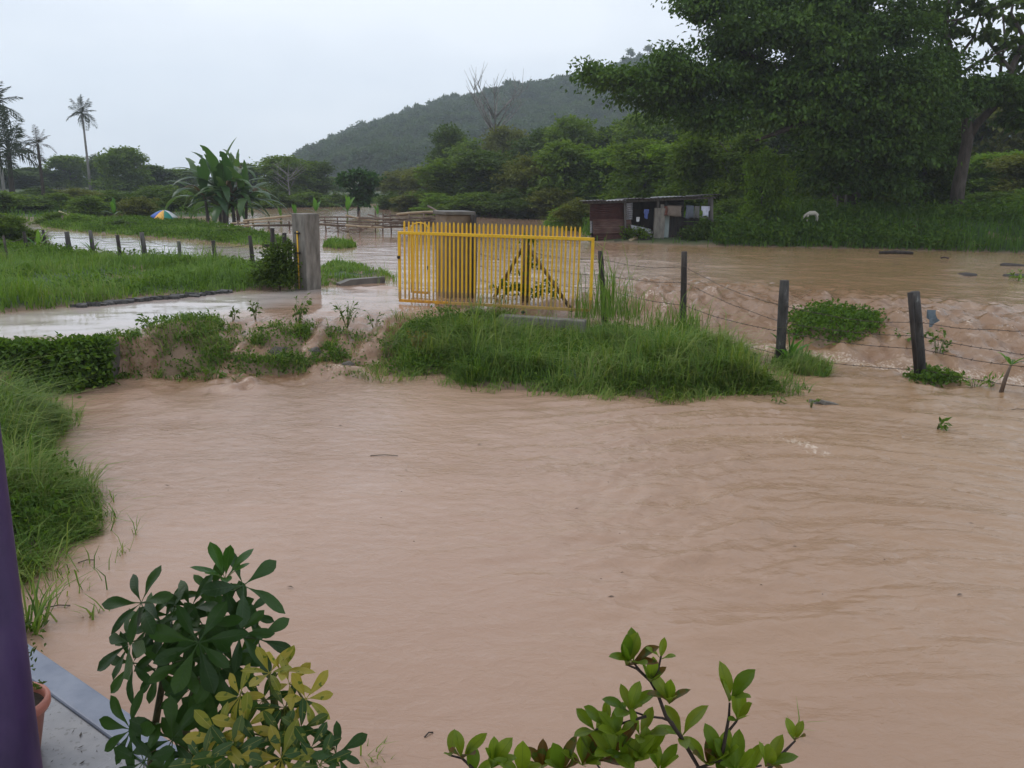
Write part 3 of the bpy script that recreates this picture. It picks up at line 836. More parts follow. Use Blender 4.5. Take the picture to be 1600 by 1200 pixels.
# round tree standing in the flood
p = G(560, 334, 0)
Y = p.y
e = tag(empty('round_tree', (p.x, Y, -.2), 0), 'small round leafy tree standing in the flood before the hill', 'tree')
s = Y / FPX
zt = AT(558, 261, Y).z; zb = AT(558, 318, Y).z
r = random.Random(5); g = np.random.default_rng(5)
bl = [((r.uniform(-20, 20) * s, r.uniform(-14, 14) * s, zb + (zt - zb) * k), (10 * s, 10 * s, 8 * s)) for k in (.15, .3, .45, .6, .7, .78, .8, .84, .7)] + [((2 * s, 0, zb + .6), (13 * s, 12 * s, 14 * s))]
V, F = crown(bl, 170, 16, .32, .26, g, spread=.16, droop=.6)
link('crown', mesh_np('crown', V, F, m_leaf('leaf_round_tree', [(.02, .055, .016), (.035, .09, .022), (.06, .14, .03)], clump=.3, cl_scale=.8)), e)
MB().tube([(0, 0, -.2), (.05, 0, 1.2), (.12, 0, zt * .7)], [.12, .09, .04], 7).tube([(.06, 0, 1.0), (-.5, .1, zt * .6)], [.06, .02], 5).tube([(.06, 0, 1.1), (.6, -.1, zt * .62)], [.06, .02], 5).obj('trunk', M['bark_dark'], e)

# ------------------------------------------------------------------ the big spreading tree on the right
def big_tree():
    Y = 43.0
    def Q(px, py, dy=0.0): return AT(px, py, Y + dy)
    b = Q(1322, 322); b.z = Tz(b.x, Y) - .3
    e = tag(empty('spreading_tree', b), 'huge dark spreading tree over the right bank with branches reaching left', 'tree')
    L = lambda p: Vector(p) - b
    mb = MB()
    mb.tube([L(b), L(Q(1326, 270)), L(Q(1330, 200)), L(Q(1338, 110)), L(Q(1340, 40)), L(Q(1335, -60))], [.75, .58, .5, .42, .34, .18], 12, jit=.05, rng=RN)
    limbs = [[(1332, 190, 0), (1230, 150, -2), (1110, 135, -3), (990, 135, -4), (930, 120, -4)],
             [(1336, 120, 0), (1290, 105, -2), (1210, 104, -3), (1120, 60, -4)],
             [(1338, 70, 0), (1250, 10, 2), (1130, -40, 1)],
             [(1338, 90, 0), (1420, 40, -1), (1500, 30, -2)],
             [(1332, 170, 0), (1400, 150, -2), (1470, 160, -3)],
             [(1330, 200, 0), (1260, 190, -4), (1180, 220, -5)],
             [(1340, 20, 0), (1400, -60, 2), (1460, -120, 2)],
             [(1338, 0, 0), (1260, -90, -2), (1180, -120, -2)]]
    for l in limbs:
        pts = [L(Q(*q)) for q in l]
        mb.tube(pts, list(np.linspace(.26, .05, len(pts))), 7, jit=.05, rng=RN)
    mb.obj('trunk', M['bark_dark'], e)
    rr = random.Random(8)
    bl = []
    def pad(px, py, wpx, hpx, dy=0.0):
        c = L(Q(px, py, dy)); s = Y / FPX
        bl.append((c, (wpx * s / 2, max(wpx * s / 2, 1.2) * .9, hpx * s / 2)))
    for q in ((925, 118, 50, 22, -4), (965, 128, 70, 34, -4), (1010, 140, 90, 50, -4), (1045, 105, 70, 40, -4), (1060, 165, 100, 60, -3), (1110, 130, 110, 60, -4),
              (1120, 190, 110, 50, -4), (1150, 100, 90, 50, -3), (1170, 60, 110, 50, -4), (1125, 70, 60, 24, -4), (1130, 20, 100, 50, -3), (1095, 5, 70, 36, -3), (1200, 10, 130, 60, -2),
              (1190, 150, 130, 70, -3), (1240, 60, 120, 60, -4), (1260, 130, 120, 60, -4), (1300, 20, 150, 70, -3), (1310, 80, 110, 70, -4), (1240, 185, 120, 44, -4),
              (1330, 150, 130, 60, -4), (1390, 60, 130, 70, -3), (1400, 130, 130, 70, -4), (1430, 30, 80, 60, -2), (1450, 110, 90, 60, -2), (1390, 190, 130, 60, -4), (1310, 210, 120, 50, -4),
              (1290, 245, 80, 44, -4), (1360, 240, 110, 50, -4), (1440, 180, 110, 60, -3), (1470, 150, 90, 50, -2), (1430, 240, 90, 50, -4), (1270, -40, 220, 70, 0), (1380, -40, 180, 70, 0), (1150, -40, 150, 60, 0),
              (1320, 175, 120, 70, 3), (1330, -100, 250, 80, 0), (1300, 280, 80, 40, -3), (1380, 285, 100, 40, -3)):
        pad(*q)
    g = np.random.default_rng(12)
    V, F = crown(bl, 2300, 58, .22, .13, g, spread=.33, droop=.7, shell=.4)
    link('crown', mesh_np('crown', V, F, M['rain_tree']), e)
big_tree()

def leaning_tree():
    Y = 42.0
    def Q(px, py, dy=0.0): return AT(px, py, Y + dy)
    b = Q(1495, 318); b.z = Tz(b.x, Y) - .25
    e = tag(empty('leaning_tree', b), 'grey forked tree leaning on the right bank with thin open branches', 'tree')
    L = lambda p: Vector(p) - b
    mb = MB()
    mb.tube([L(b), L(Q(1498, 290)), L(Q(1506, 250)), L(Q(1512, 215)), L(Q(1508, 170)), L(Q(1492, 110)), L(Q(1478, 50)), L(Q(1482, -20))], [.34, .3, .28, .27, .2, .17, .13, .07], 10, jit=.06, rng=RN)
    mb.tube([L(Q(1512, 215)), L(Q(1530, 190)), L(Q(1555, 165)), L(Q(1580, 110)), L(Q(1600, 60)), L(Q(1640, 0))], [.22, .2, .18, .15, .12, .06], 8, jit=.06, rng=RN)
    for l in ([(1555, 165), (1590, 160), (1650, 150)], [(1545, 175), (1562, 120), (1570, 60), (1565, -10)], [(1490, 100), (1520, 60), (1540, 0)], [(1478, 55), (1500, 30), (1530, 20), (1560, 10)],
              [(1495, 120), (1530, 95), (1575, 75)], [(1482, 60), (1462, 20), (1455, -30)], [(1580, 110), (1540, 60), (1530, 20)], [(1570, 130), (1610, 110), (1640, 100)], [(1600, 60), (1580, 20), (1590, -30)], [(1505, 150), (1470, 130), (1455, 100)]):
        mb.tube([L(Q(x, y, RN.uniform(-.8, .8))) for x, y in l], list(np.linspace(.1, .025, len(l))), 6)
    mb.obj('trunk', M['bark'], e)
    bl = []
    s = Y / FPX
    for (px, py, w, h) in ((1470, 20, 36, 20), (1500, 45, 30, 18), (1520, 20, 34, 20), (1540, 55, 26, 16), (1555, 20, 30, 24), (1575, 70, 34, 18), (1545, 100, 30, 16), (1590, 40, 30, 24), (1600, 90, 40, 26), (1480, 85, 30, 16), (1505, 0, 44, 18), (1590, 5, 40, 20), (1460, 60, 30, 30), (1465, 105, 40, 24), (1600, 130, 60, 34), (1560, 135, 40, 16), (1480, 140, 60, 24)):
        bl.append((L(Q(px, py)), (w * s / 2, w * s / 2, h * s / 2)))
    V, F = crown(bl, 210, 12, .34, .24, np.random.default_rng(14), spread=.16, droop=.5)
    link('crown', mesh_np('crown', V, F, M['tree_dark']), e)
    # leafy skirt of creepers hanging in the fork
    bl = [(L(Q(px, py, -1)), (w * s / 2, .9, h * s / 2)) for (px, py, w, h) in ((1440, 165, 90, 50), (1500, 150, 100, 46), (1560, 150, 90, 46), (1600, 185, 50, 24))]
    V, F = crown(bl, 420, 18, .3, .18, np.random.default_rng(15), spread=.22, droop=.6)
    link('creeper', mesh_np('creeper', V, F, M['rain_tree']), e)
leaning_tree()

# bare saplings by the big trunk, leafless trees
def bare_tree(name, px, Y, base, top, spread, label, mat, n=9, seed=1, r0=.09, low=.35, levels=2):
    r = random.Random(seed)
    b = AT(px, base, Y); b.z = min(b.z, Tz(b.x, Y)) - .1
    H = AT(px, top, Y).z - b.z
    s = spread * Y / FPX
    e = tag(empty(name, b), label, 'tree')
    mb = MB()
    mb.tube([(0, 0, 0), (.02 * H, 0, H * .3), (-.01 * H, .02, H * .6), (.02 * H, 0, H * .95)], [r0, r0 * .8, r0 * .5, r0 * .12], 7)
    for i in range(n):
        z = H * r.uniform(low, .75); a = r.uniform(0, 6.28); l = s * r.uniform(.5, 1)
        p1 = Vector((math.cos(a) * l * .45, math.sin(a) * l * .45, z + H * .13))
        p2 = Vector((math.cos(a) * l, math.sin(a) * l, min(H, z + H * r.uniform(.22, .4))))
        mb.tube([(0, 0, z), p1, p2], [r0 * .45, r0 * .3, r0 * .08], 5)
        for j in range(4):
            q = p1.lerp(p2, r.uniform(0, .8))
            mb.tube([q, q + Vector((r.uniform(-.3, .3) * s, r.uniform(-.3, .3) * s, H * r.uniform(.06, .2)))], [r0 * .16, r0 * .05], 4)
    mb.obj('trunk', M[mat], e)
    return e
bare_tree('leafless_tree', 452, 88, 318, 255, 34, 'pale leafless tree before the dark trees left of the hill', 'bark_pale', 12, 3, .10, .2)
bare_tree('leafless_treetop', 772, 104, 330, 128, 60, 'tall grey leafless tree rising above the wood', 'bark_pale', 16, 4, .22, .55)
bare_tree('bare_sapling', 1318, 41.5, 330, 240, 26, 'thin pale bare sapling at the foot of the big trunk', 'bark_pale', 4, 5, .07, .3)
bare_tree('bare_sapling', 1306, 41.0, 331, 270, 18, 'short bare sapling just behind the white goat', 'bark_pale', 3, 6, .05, .3)
bare_tree('bare_sapling', 1448, 46, 322, 262, 40, 'dark bare twigs between the big trunk and the leaning trunk', 'bark', 5, 7, .05, .3)
# two trees on the bare hilltop
for px, top, base, lab, sd in ((984, 79, 100, 'left one of the two lone trees on the hilltop', 31), (1011, 72, 98, 'right one of the two lone trees on the hilltop, thin and tall', 32)):
    p = AT(px, base, HY - 4); z0 = float(hillz(np.array([p.x]), np.array([HY - 4]))[0])
    H = AT(px, top, HY).z - z0
    e = tag(empty('hilltop_tree', (p.x, HY - 4, z0)), lab, 'tree', 'lone trees on the hilltop')
    MB().tube([(0, 0, -.5), (.1, 0, H * .5), (0, 0, H * .9)], [.25, .2, .1], 6).tube([(.1, 0, H * .5), (1, 0, H * .8)], [.12, .05], 5).obj('trunk', M['bark_pale'], e)
    V, F = crown([((0, 0, H * .85), (1.7, 1.7, H * .14)), ((1, 0, H * .78), (1.1, 1.1, .8))], 50, 10, .8, .5, np.random.default_rng(sd), spread=.4)
    link('crown', mesh_np('crown', V, F, M['tree_dark'] if sd == 31 else M['tree_olive']), e)

# ------------------------------------------------------------------ palms
def frond_mesh(name, mat, seed, droop=.5, n=26, ll=.26, lw=.03):
    g = np.random.default_rng(seed)
    tt = np.linspace(0, 1, 12)
    X = np.sin(tt * (1 + droop * .4)) / math.sin(1 + droop * .4) if False else tt * (1 - .18 * droop * tt)
    Z = .35 * tt - droop * tt ** 2
    mb = MB().tube([(X[i], 0, Z[i]) for i in range(12)], list(np.linspace(.014, .004, 12)), 4)
    V0 = np.array(mb.v); 
    t = np.repeat(np.linspace(.12, 1, n), 2)
    sgn = np.tile([1, -1], n)
    P = np.stack([np.interp(t, tt, X), 0 * t, np.interp(t, tt, Z)], -1)
    D = np.stack([.55 + 0 * t, sgn * .8, -.35 - .3 * g.random(len(t))], -1) + g.normal(size=P.shape) * .12
    L = ll * np.sin(np.clip(t * 2.6 + .35, 0, 3.0)) + .06
    V, F = kites(P, D, L, lw, g, .02)
    nv = len(mb.v)
    me = bpy.data.meshes.new(name)
    me.from_pydata(mb.v + [tuple(v) for v in V], [], mb.f + [tuple(int(i) + nv for i in f) for f in F])
    me.materials.append(mat); me.update()
    return me
FR = [frond_mesh('frond', M['palm_far'], 50 + i, dr) for i, dr in enumerate((.2, .45, .65, .9))]
FD = [frond_mesh('frond', M['dead_palm'], 60 + i, dr, 18, .2, .03) for i, dr in enumerate((.1, .4, .9, 1.5))]
def palm(name, px, Y, base, top, size_px, label, nf=17, fr=FR, lean=.03, r0=.16, seed=0, mat='bark_pale', els=(80, -45), fmax=3):
    r = random.Random(seed)
    b = AT(px, base, Y); b.z = min(b.z, Tz(b.x, Y)) - .2
    H = AT(px, top, Y).z - b.z
    e = tag(empty(name, b), label, 'palm tree')
    hd = Vector((lean * H, 0, H))
    MB().tube([(0, 0, 0), (lean * H * .2, 0, H * .3), (lean * H * .6, 0, H * .65), hd], [r0 * 1.3, r0, r0 * .85, r0 * .75], 8).obj('trunk', M[mat], e)
    s = size_px * Y / FPX
    for i in range(nf):
        a = i * 2.4 + r.uniform(-.3, .3)
        k = i / nf
        me = fr[min(fmax, int(k * 4))]
        el = R(els[0]) * (1 - k) + R(els[1]) * k
        q = Matrix.Rotation(a, 4, 'Z') @ Matrix.Rotation(-el, 4, 'Y') @ Matrix.Rotation(r.uniform(-.5, .5), 4, 'X')
        link('frond', me, e, loc=hd, rot=q.to_quaternion(), scale=s * r.uniform(.8, 1.1))
    return e
palm('coconut_palm', 142, 120, 300, 178, 27, 'lone tall thin coconut palm standing against the sky', 17, FR, -.02, .17, 1)
palm('coconut_palm', 10, 95, 330, 165, 46, 'tall coconut palm cut by the left edge', 18, FR, -.01, .17, 2)
palm('coconut_palm', 2, 105, 330, 178, 36, 'second coconut palm just behind the one at the left edge', 14, FR, .01, .17, 3)
palm('dry_palm', 71, 68, 330, 226, 28, 'short palm with a bare ragged head by the road bend', 13, FD, -.01, .13, 4, 'bark_dark')
palm('sago_palm', 22, 78, 330, 236, 64, 'large dark feathery palm low at the left below the coconut palms', 17, FR, .02, .26, 5, 'bark_dark', (82, -35), 1)
palm('sago_palm', -14, 74, 330, 250, 60, 'dark feathery palm at the very left edge under the coconut palms', 15, FR, .02, .26, 6, 'bark_dark', (82, -35), 1)

# ------------------------------------------------------------------ bananas
def banana_leaf(name, mat, bend, seed, wid=.15, torn=.25, fold=.35, a0=78):
    r = random.Random(seed)
    n = 13
    vs, fs = [], []
    ang = R(a0)
    x = z = 0.0
    pts = []
    for i in range(n):
        t = i / (n - 1)
        pts.append((x, z, ang))
        st = 1 / (n - 1)
        x += math.cos(ang) * st; z += math.sin(ang) * st
        ang -= bend * st * (.4 + 1.2 * t)
    for i, (x, z, a) in enumerate(pts):
        t = i / (n - 1)
        w = .008 if t < .12 else wid * math.sin(math.pi * min(1, (t - .10) / .9) ** .75) ** .7 + .004
        nx, nz = -math.sin(a), math.cos(a)
        for sgn in (-1, -.5, 0, .5, 1):
            ww = w * abs(sgn)
            jag = 1 - (torn * r.random() if abs(sgn) == 1 and .2 < t < .98 else 0)
            up = fold * ww * (1 if bend < 1.2 else -.6)
            vs.append((x + nx * up, math.copysign(ww * jag, sgn) if sgn else 0, z + nz * up))
    for i in range(n - 1):
        for k in range(4):
            if r.random() < torn * .35 and k in (0, 3) and i > 2: continue
            fs.append((i * 5 + k, i * 5 + k + 1, (i + 1) * 5 + k + 1, (i + 1) * 5 + k))
    me = bpy.data.meshes.new(name); me.from_pydata(vs, [], fs); me.materials.append(mat)
    me.polygons.foreach_set('use_smooth', [True] * len(fs)); me.update()
    return me
BL = [banana_leaf('leaf', M['banana'], b, 70 + i, w, .3, .35, a) for i, (b, w, a) in enumerate(((.6, .085, 82), (1.0, .10, 64), (1.4, .10, 50), (1.7, .095, 36), (1.9, .09, 22)))]
BY = [banana_leaf('leaf', M['banana_young'], b, 80 + i, w, .08, .35, a) for i, (b, w, a) in enumerate(((.15, .12, 84), (.7, .12, 66), (1.3, .12, 54)))]
BD = [banana_leaf('leaf', M['banana_dry'], b, 90 + i, .07, .5) for i, b in enumerate((2.6, 3.0))]
def banana(px, Y, basepx, label, stems, leaf_px, name='banana_plant', young=True, group=None, seed=1, nl=7, h_px=40, base_z=None):
    r = random.Random(seed)
    b = AT(px, basepx, Y); b.z = Tz(b.x, Y) if base_z is None else base_z
    e = tag(empty(name, b), label, 'banana plant', group)
    s = Y / FPX
    for (dx, hpx, yo) in stems:
        o = Vector((dx * s, r.uniform(-.5, .5) * (1 if len(stems) > 1 else 0), 0))
        H = hpx * s
        top = o + Vector((r.uniform(-.05, .05) * H, 0, H))
        MB().tube([o - Vector((0, 0, .25)), o + Vector((0, 0, H * .5)), top], [.12 if not young else .07, .1 if not young else .055, .06 if not young else .035], 8).obj('stem', M['bark' if not young else 'weedstem'], e)
        for i in range(nl):
            k = i / max(1, nl - 1)
            if young: me = BY[min(2, int(k * 3))] if k < .75 else BL[3]
            else: me = BL[0] if i == 0 else BL[min(4, 1 + int(k * 4))]
            a = i * 2.4 + r.uniform(-.4, .4) + (0 if i else r.uniform(0, 6))
            link('leaf', me, e, loc=top, rot=(0, 0, a), scale=leaf_px * s * r.uniform(.8, 1.15) * (1 if i else .9))
        if not young:
            for j in range(3):
                link('dry_leaf', BD[j % 2], e, loc=top - Vector((0, 0, .1 * H)), rot=(0, 0, r.uniform(0, 6.28)), scale=leaf_px * s * .7)
    return e
M['weedstem'] = m_rough('banana_stem', (.10, .13, .04), (.18, .19, .07), scale=7, rough=.5)
banana(350, 46, 338, 'big clump of banana plants with long arching torn leaves', [(-22, 58, 0), (0, 74, 0), (16, 66, 0), (34, 56, 0), (6, 44, 0), (-10, 50, 0)], 84, 'banana_clump', False, seed=4, nl=11)
banana(372, 50, 336, 'banana stem with one upright rolled leaf behind the big clump', [(0, 84, 0)], 52, 'banana_clump', False, seed=6, nl=7)
gb = 'young banana plants standing in the flood'
banana(494, 48, 342, 'young bright banana plant left of the concrete gate post top', [(0, 16, 1)], 28, group=gb, seed=11, nl=6, base_z=0)
banana(543, 45, 345, 'young banana plant with tall upright leaves before the round tree', [(0, 22, 1)], 30, group=gb, seed=12, nl=7, base_z=0)
banana(462, 47, 345, 'small young banana plant just behind the gate post', [(0, 12, 1)], 22, group=gb, seed=13, nl=5, base_z=0)
banana(439, 47, 346, 'small broken banana plant left of the gate post', [(0, 10, 1)], 18, group=gb, seed=14, nl=4, base_z=0)
banana(180, 46, 345, 'low banana plant with a drooping pale leaf on the grass strip', [(0, 8, 1)], 24, group=gb, seed=15, nl=5)
banana(395, 46, 342, 'small banana plant in the flood right of the big clump', [(0, 10, 1)], 20, group=gb, seed=16, nl=5, base_z=0)
banana(590, 50, 338, 'bent young banana plant by the bamboo debris', [(0, 12, 1)], 16, group=gb, seed=17, nl=4, base_z=0)
# ------------------------------------------------------------------ grass and ground cover
rng = np.random.default_rng(21)
HB = G(926, 377, .0)
def grass_obj(name, lab, parts, mat):
    V, F = join(parts)
    return tag(link(name, mesh_np(name, V, F, mat)), lab, 'grass', kind='stuff')
def tufted(sc=1.5, seed=3, lo=.0):
    return lambda x, y: np.clip(.55 + 1.6 * fbm(x * sc, y * sc, 3, seed), lo, 1)
LI = LANDS['island']
P = scatter(LI, 42000, rng, sdmin=-.12, dens=tufted(1.5, 5, .06), edge=.2)
hh = .24 + .42 * fbm(P[:, 0] * 1.2, P[:, 1] * 1.2, 4, 8)
hh = np.maximum(hh, .1) * sstep(-.15, .5, LI.sd(P[:, 0], P[:, 1])) + .07
hh = hh * (1 - .6 * sstep(14.8, 15.8, P[:, 1]))
V1 = blades(P, hh, .0075, rng, .75, 1.0, (.06, -.10), .75)
P = scatter(LI, 2200, rng, sdmin=.1, dens=tufted(2, 9))
V2 = blades(P, .5, .005, rng, .5, .8)
P = scatter(LI, 2600, rng, sdmin=-.42, sdmax=.08, dens=tufted(1.8, 66), edge=.45)
P[:, 2] = W0(P[:, 0], P[:, 1]) - .01
V3 = blades(P, .17, .006, rng, 1.3, 1.1, (.25, -.25), .8)
tuft = lambda px, py, z, n, r, h, w=.008, lean=.35, bend=.5: blades(np.column_stack([np.array([[G(px, py, z).x, G(px, py, z).y]]) + rng.normal(size=(n, 2)) * r, np.full(n, z - .03)]), h, w, rng, lean, bend)
grass_obj('island_grass', 'thick green grass on the mound in front of the yellow gate', [V1, V2, V3], M['grass'])
grass_obj('tall_grass', 'tall reedy grass around the first fence post right of the gate',
          [tuft(952, 490, -.1, 120, .22, .95, .008, .35, .45), tuft(975, 496, -.2, 110, .24, .65, .008, .45, .6), tuft(912, 494, -.05, 60, .12, .6, .008, .3, .4), tuft(1040, 515, -.4, 90, .2, .5), tuft(1078, 520, -.4, 120, .14, .55)], M['grass_field'])
# low leafy plants mixed in the island grass
def leafy(land, n, rng, h=.22, L=.075, Wd=.04, **k):
    P = scatter(land, n, rng, **k)
    per = 9
    Q = np.repeat(P, per, 0)
    o = rng.normal(size=Q.shape) * np.array([.09, .09, 0])
    o[:, 2] = rng.random(len(Q)) * h * np.repeat(rng.uniform(.4, 1.3, n), per)[:len(Q)]
    D = rng.normal(size=Q.shape) + np.array([0, -.2, .3])
    return kites(Q + o, D, L, Wd, rng)
def cover(name, lab, parts, mat):
    V, F = join(parts)
    return tag(link(name, mesh_np(name, V, F, mat)), lab, 'weeds', kind='stuff')
west = LANDS['island']
cover('island_weeds', 'low leafy weeds among the grass of the mound by the gate', [leafy(LI, 1500, rng, .2, .07, .035, sdmin=.05, dens=lambda x, y: np.where(x < -.2, 1, .3) * tufted(2, 55)(x, y))], M['weed'])
# field on the left between the road and the post fence
LF = LANDS['field']
vis = lambda x, y: (np.abs(x / np.maximum(y, 1)) < .74).astype(float)
P = scatter(LF, 62000, rng, sdmin=-.05, dens=lambda x, y: vis(x, y) * tufted(.9, 13, .3)(x, y), edge=.1)
hh = .22 + .45 * fbm(P[:, 0] * .5, P[:, 1] * .5, 4, 14)
hh = np.maximum(hh, .07) * (1 - .7 * sstep(2.6, .4, LF.sd(P[:, 0], P[:, 1])) * sstep(19, 22, P[:, 1])) + .18 * sstep(-9, -7, P[:, 0]) * sstep(22.5, 20.5, P[:, 1]) * sstep(17.5, 19, P[:, 1])
V1 = blades(P, hh, .009, rng, .55, .8, (0, 0), .6)
grass_obj('field_grass', 'bright rough grass of the field left of the concrete gate post', [V1], M['grass_field'])
cover('field_weeds', 'dark leafy weeds in patches in the left field', [leafy(LF, 1500, rng, .2, .1, .055, sdmin=.2, dens=lambda x, y: vis(x, y) * np.clip(3 * fbm(x * .5, y * .5, 3, 77) + .05, 0, 1))], M['weed'])
# strip between the two arms of the flooded road
LS = LANDS['strip']
P = scatter(LS, 16000, rng, sdmin=-.1, dens=vis)
grass_obj('strip_grass', 'grass of the narrow strip between flooded road and bamboo rail', [blades(P, .14, .014, rng)], M['grass_field'])
cover('strip_weeds', 'leafy hedge plants along the narrow strip by the flooded road', [leafy(LS, 2400, rng, .2, .12, .065, sdmin=.1, dens=lambda x, y: vis(x, y) * np.clip(.35 + 2.4 * fbm(x * .45, y * .45, 3, 78), 0.05, 1))], M['weed'])
# leafy wall of the left bank and the grassy lumps in the cascade
wl = [CREST[0], CREST[1], G(120, 537, 0), G(182, 533, 0)]
mb = MB()
wall_x = np.linspace(wl[0].x, wl[3].x, 44)
ring = []
for x in wall_x:
    y = float(crest(x)); j = RN.uniform(-.03, .03)
    ring.append([(x, y + .05, -1.0), (x, y + .05, .012), (x, y - .40 + j, .0 + j * .4), (x, y - .44 + RN.uniform(-.04, .04), -.28), (x, y - .46 + RN.uniform(-.05, .05), -1.0)])
vs = [p for r_ in ring for p in r_]
fs = [(a * 5 + k, a * 5 + k + 1, (a + 1) * 5 + k + 1, (a + 1) * 5 + k) for a in range(len(ring) - 1) for k in range(4)] + [(0, 4, 3, 2, 1), tuple((len(ring) - 1) * 5 + k for k in range(5))]
tag(mb.add(vs, fs).obj('retaining_wall', M['rock']), 'low dark stone retaining wall of the flooded road under creepers', 'wall')
n = 5200
ux = wall_x[0] + (wall_x[-1] - wall_x[0]) * rng.random(n) ** .75
uz = rng.uniform(-.62, .05, n) + .10 * fbm(ux * 2.1, ux * 0, 3, 90) * 1.5
keep = fbm(ux * 1.6, uz * 2.2, 3, 88) > np.where(ux > wall_x[-1] - .5, -.12, -.34)
ux, uz = ux[keep], uz[keep]
uy = crest(ux) - .44 - rng.random(len(ux)) * (.08 + (.55 + 1.1 * fbm(ux * 1.4, ux * 0 + 3, 3, 91)) * np.clip(-uz + .05, 0, 1)) + .35 * np.clip((uz + .02) / .07, 0, 1) * rng.random(len(ux))
P = np.column_stack([ux, uy, uz])
Q = np.repeat(P, 8, 0) + rng.normal(size=(len(P) * 8, 3)) * np.array([.07, .05, .045])
Q[:, 2] = np.minimum(Q[:, 2], .10)
cl = np.column_stack([rng.uniform(wall_x[14], wall_x[-1] + .15, 46), np.zeros(46), rng.uniform(-.5, .02, 46)])
cl[:, 1] = crest(cl[:, 0]) - .5 - .45 * rng.random(46) * (-cl[:, 2] + .12) * 2
C2 = np.repeat(cl, 60, 0) + rng.normal(size=(46 * 60, 3)) * np.repeat(rng.uniform(.05, .15, (46, 1)), 60, 0) * np.array([1.3, 1, .8])
C2[:, 2] = np.clip(C2[:, 2], LOW + .01, .2)
cover('bank_weeds', 'dark leafy creepers covering the retaining wall on the left', [kites(C2, rng.normal(size=C2.shape) + np.array([0, -.5, .4]), .09, .055, rng), kites(Q, rng.normal(size=Q.shape) + np.array([0, -.7, .1]), .085, .055, rng)], M['weed'])
lumps = []
leaf2 = []
extra = [G(x, y, z) for x, y, z in ((360, 520, -.12), (372, 548, -.3), (480, 560, -.35), (505, 570, -.45), (560, 560, -.4), (580, 540, -.25), (600, 530, -.2), (470, 508, -.05), (520, 515, -.08), (565, 520, -.12), (350, 580, -.5), (545, 582, -.52), (210, 560, -.35), (196, 548, -.2), (200, 575, -.45), (188, 585, -.5), (450, 575, -.5), (300, 580, -.45))]
ep = np.concatenate([np.column_stack([c.x + rng.normal(size=90) * rng.uniform(.1, .24), c.y + rng.normal(size=90) * .12, np.zeros(90)]) for c in extra])
ep[:, 2] = W0(ep[:, 0], ep[:, 1]) - .03
lumps.append(blades(ep, .13, .007, rng, .8, 1.0, (0, -.3), .5))
eq = np.repeat(ep[::6], 5, 0) + rng.normal(size=(len(ep[::6]) * 5, 3)) * np.array([.06, .06, .02]) + np.array([0, 0, .07])
leaf2.append(kites(eq, rng.normal(size=eq.shape) + np.array([0, -.3, .2]), .06, .035, rng))
for k, n, h in (('bank_mid', 1500, .13), ('bank_clump', 700, .11), ('bank_clump_b', 340, .12), ('bank_low', 800, .09)):
    P = scatter(LANDS[k], n, rng, sdmin=-.08, edge=.15, dens=tufted(2.6, 15, .0))
    lumps.append(blades(P, h, .007, rng, .9, 1.0, (0, -.35), .5))
    leaf2.append(leafy(LANDS[k], n // 14, rng, .11, .06, .035, edge=.1))
grass_obj('bank_grass', 'grass lumps clinging to the washed bank between the water falls', lumps, M['grass'])
cover('bank_lump_weeds', 'small leafy weeds on the washed bank between the water falls', leaf2, M['weed'])
# verge right of the gate post, islet, clumps by the right fence
P = scatter(LANDS['kerb_grass'], 2400, rng, sdmin=-.05, dens=tufted(1.6, 44, .1))
grass_obj('verge_grass', 'grass verge right of the concrete gate post by the kerb', [blades(P, .13, .010, rng, .8, 1.0, (0, 0), .6), tuft(612, 440, 0, 60, .3, .4, .006, .6, .3)], M['grass_field'])
P = scatter(LANDS['islet'], 1900, rng, sdmin=-.05)
grass_obj('islet_grass', 'tiny grass islet alone in the flooded road', [blades(P, .16, .018, rng)], M['grass_field'])
cover('fence_clump_weeds', 'thick green weed clump in the rapids behind the fence wires', [leafy(LANDS['fence_clump'], 460, rng, .2, .075, .05, sdmin=-.05, edge=.1)], M['weed'])
P = scatter(LANDS['post_tuft'], 1500, rng, sdmin=-.05)
grass_obj('post_grass', 'grass tuft at the foot of the lichen fence post', [blades(P, .22, .007, rng, .8, 1.0, (.1, -.1), .6)], M['grass'])
cover('post_weeds', 'low weeds at the foot of the split fence post', [leafy(LANDS['post_tuft_b'], 90, rng, .14, .08, .05, sdmin=-.05), leafy(LANDS['post_tuft_b'], 1, rng)], M['weed'])
# near left bank
LL = LANDS['left_grass']
vis2 = lambda x, y: ((x / np.maximum(y, 1)) > -.70).astype(float)
P = scatter(LL, 30000, rng, sdmin=-.1, dens=lambda x, y: vis2(x, y) * tufted(1.6, 16, .1)(x, y), edge=.15)
hh = np.maximum(.26 + .5 * fbm(P[:, 0] * 1.3, P[:, 1] * 1.3, 4, 18), .08) * sstep(-.2, .4, LL.sd(P[:, 0], P[:, 1])) + .06
P2 = scatter(LL, 800, rng, sdmin=-.22, sdmax=.08, dens=lambda x, y: vis2(x, y) * tufted(2, 67)(x, y), edge=.45)
P2[:, 2] = LOW - .01
grass_obj('near_grass', 'lush grass bank at the near left edge of the flood', [blades(P2, .16, .005, rng, 1.3, 1.1, (.3, -.1), .8), blades(P, hh, .0055, rng, .8, 1.0, (.08, -.05), .7)], M['grass'])
cover('near_weeds', 'broad leaved weeds among the near left grass bank', [leafy(LL, 380, rng, .26, .07, .03, sdmin=.1, dens=vis2)], M['weed'])
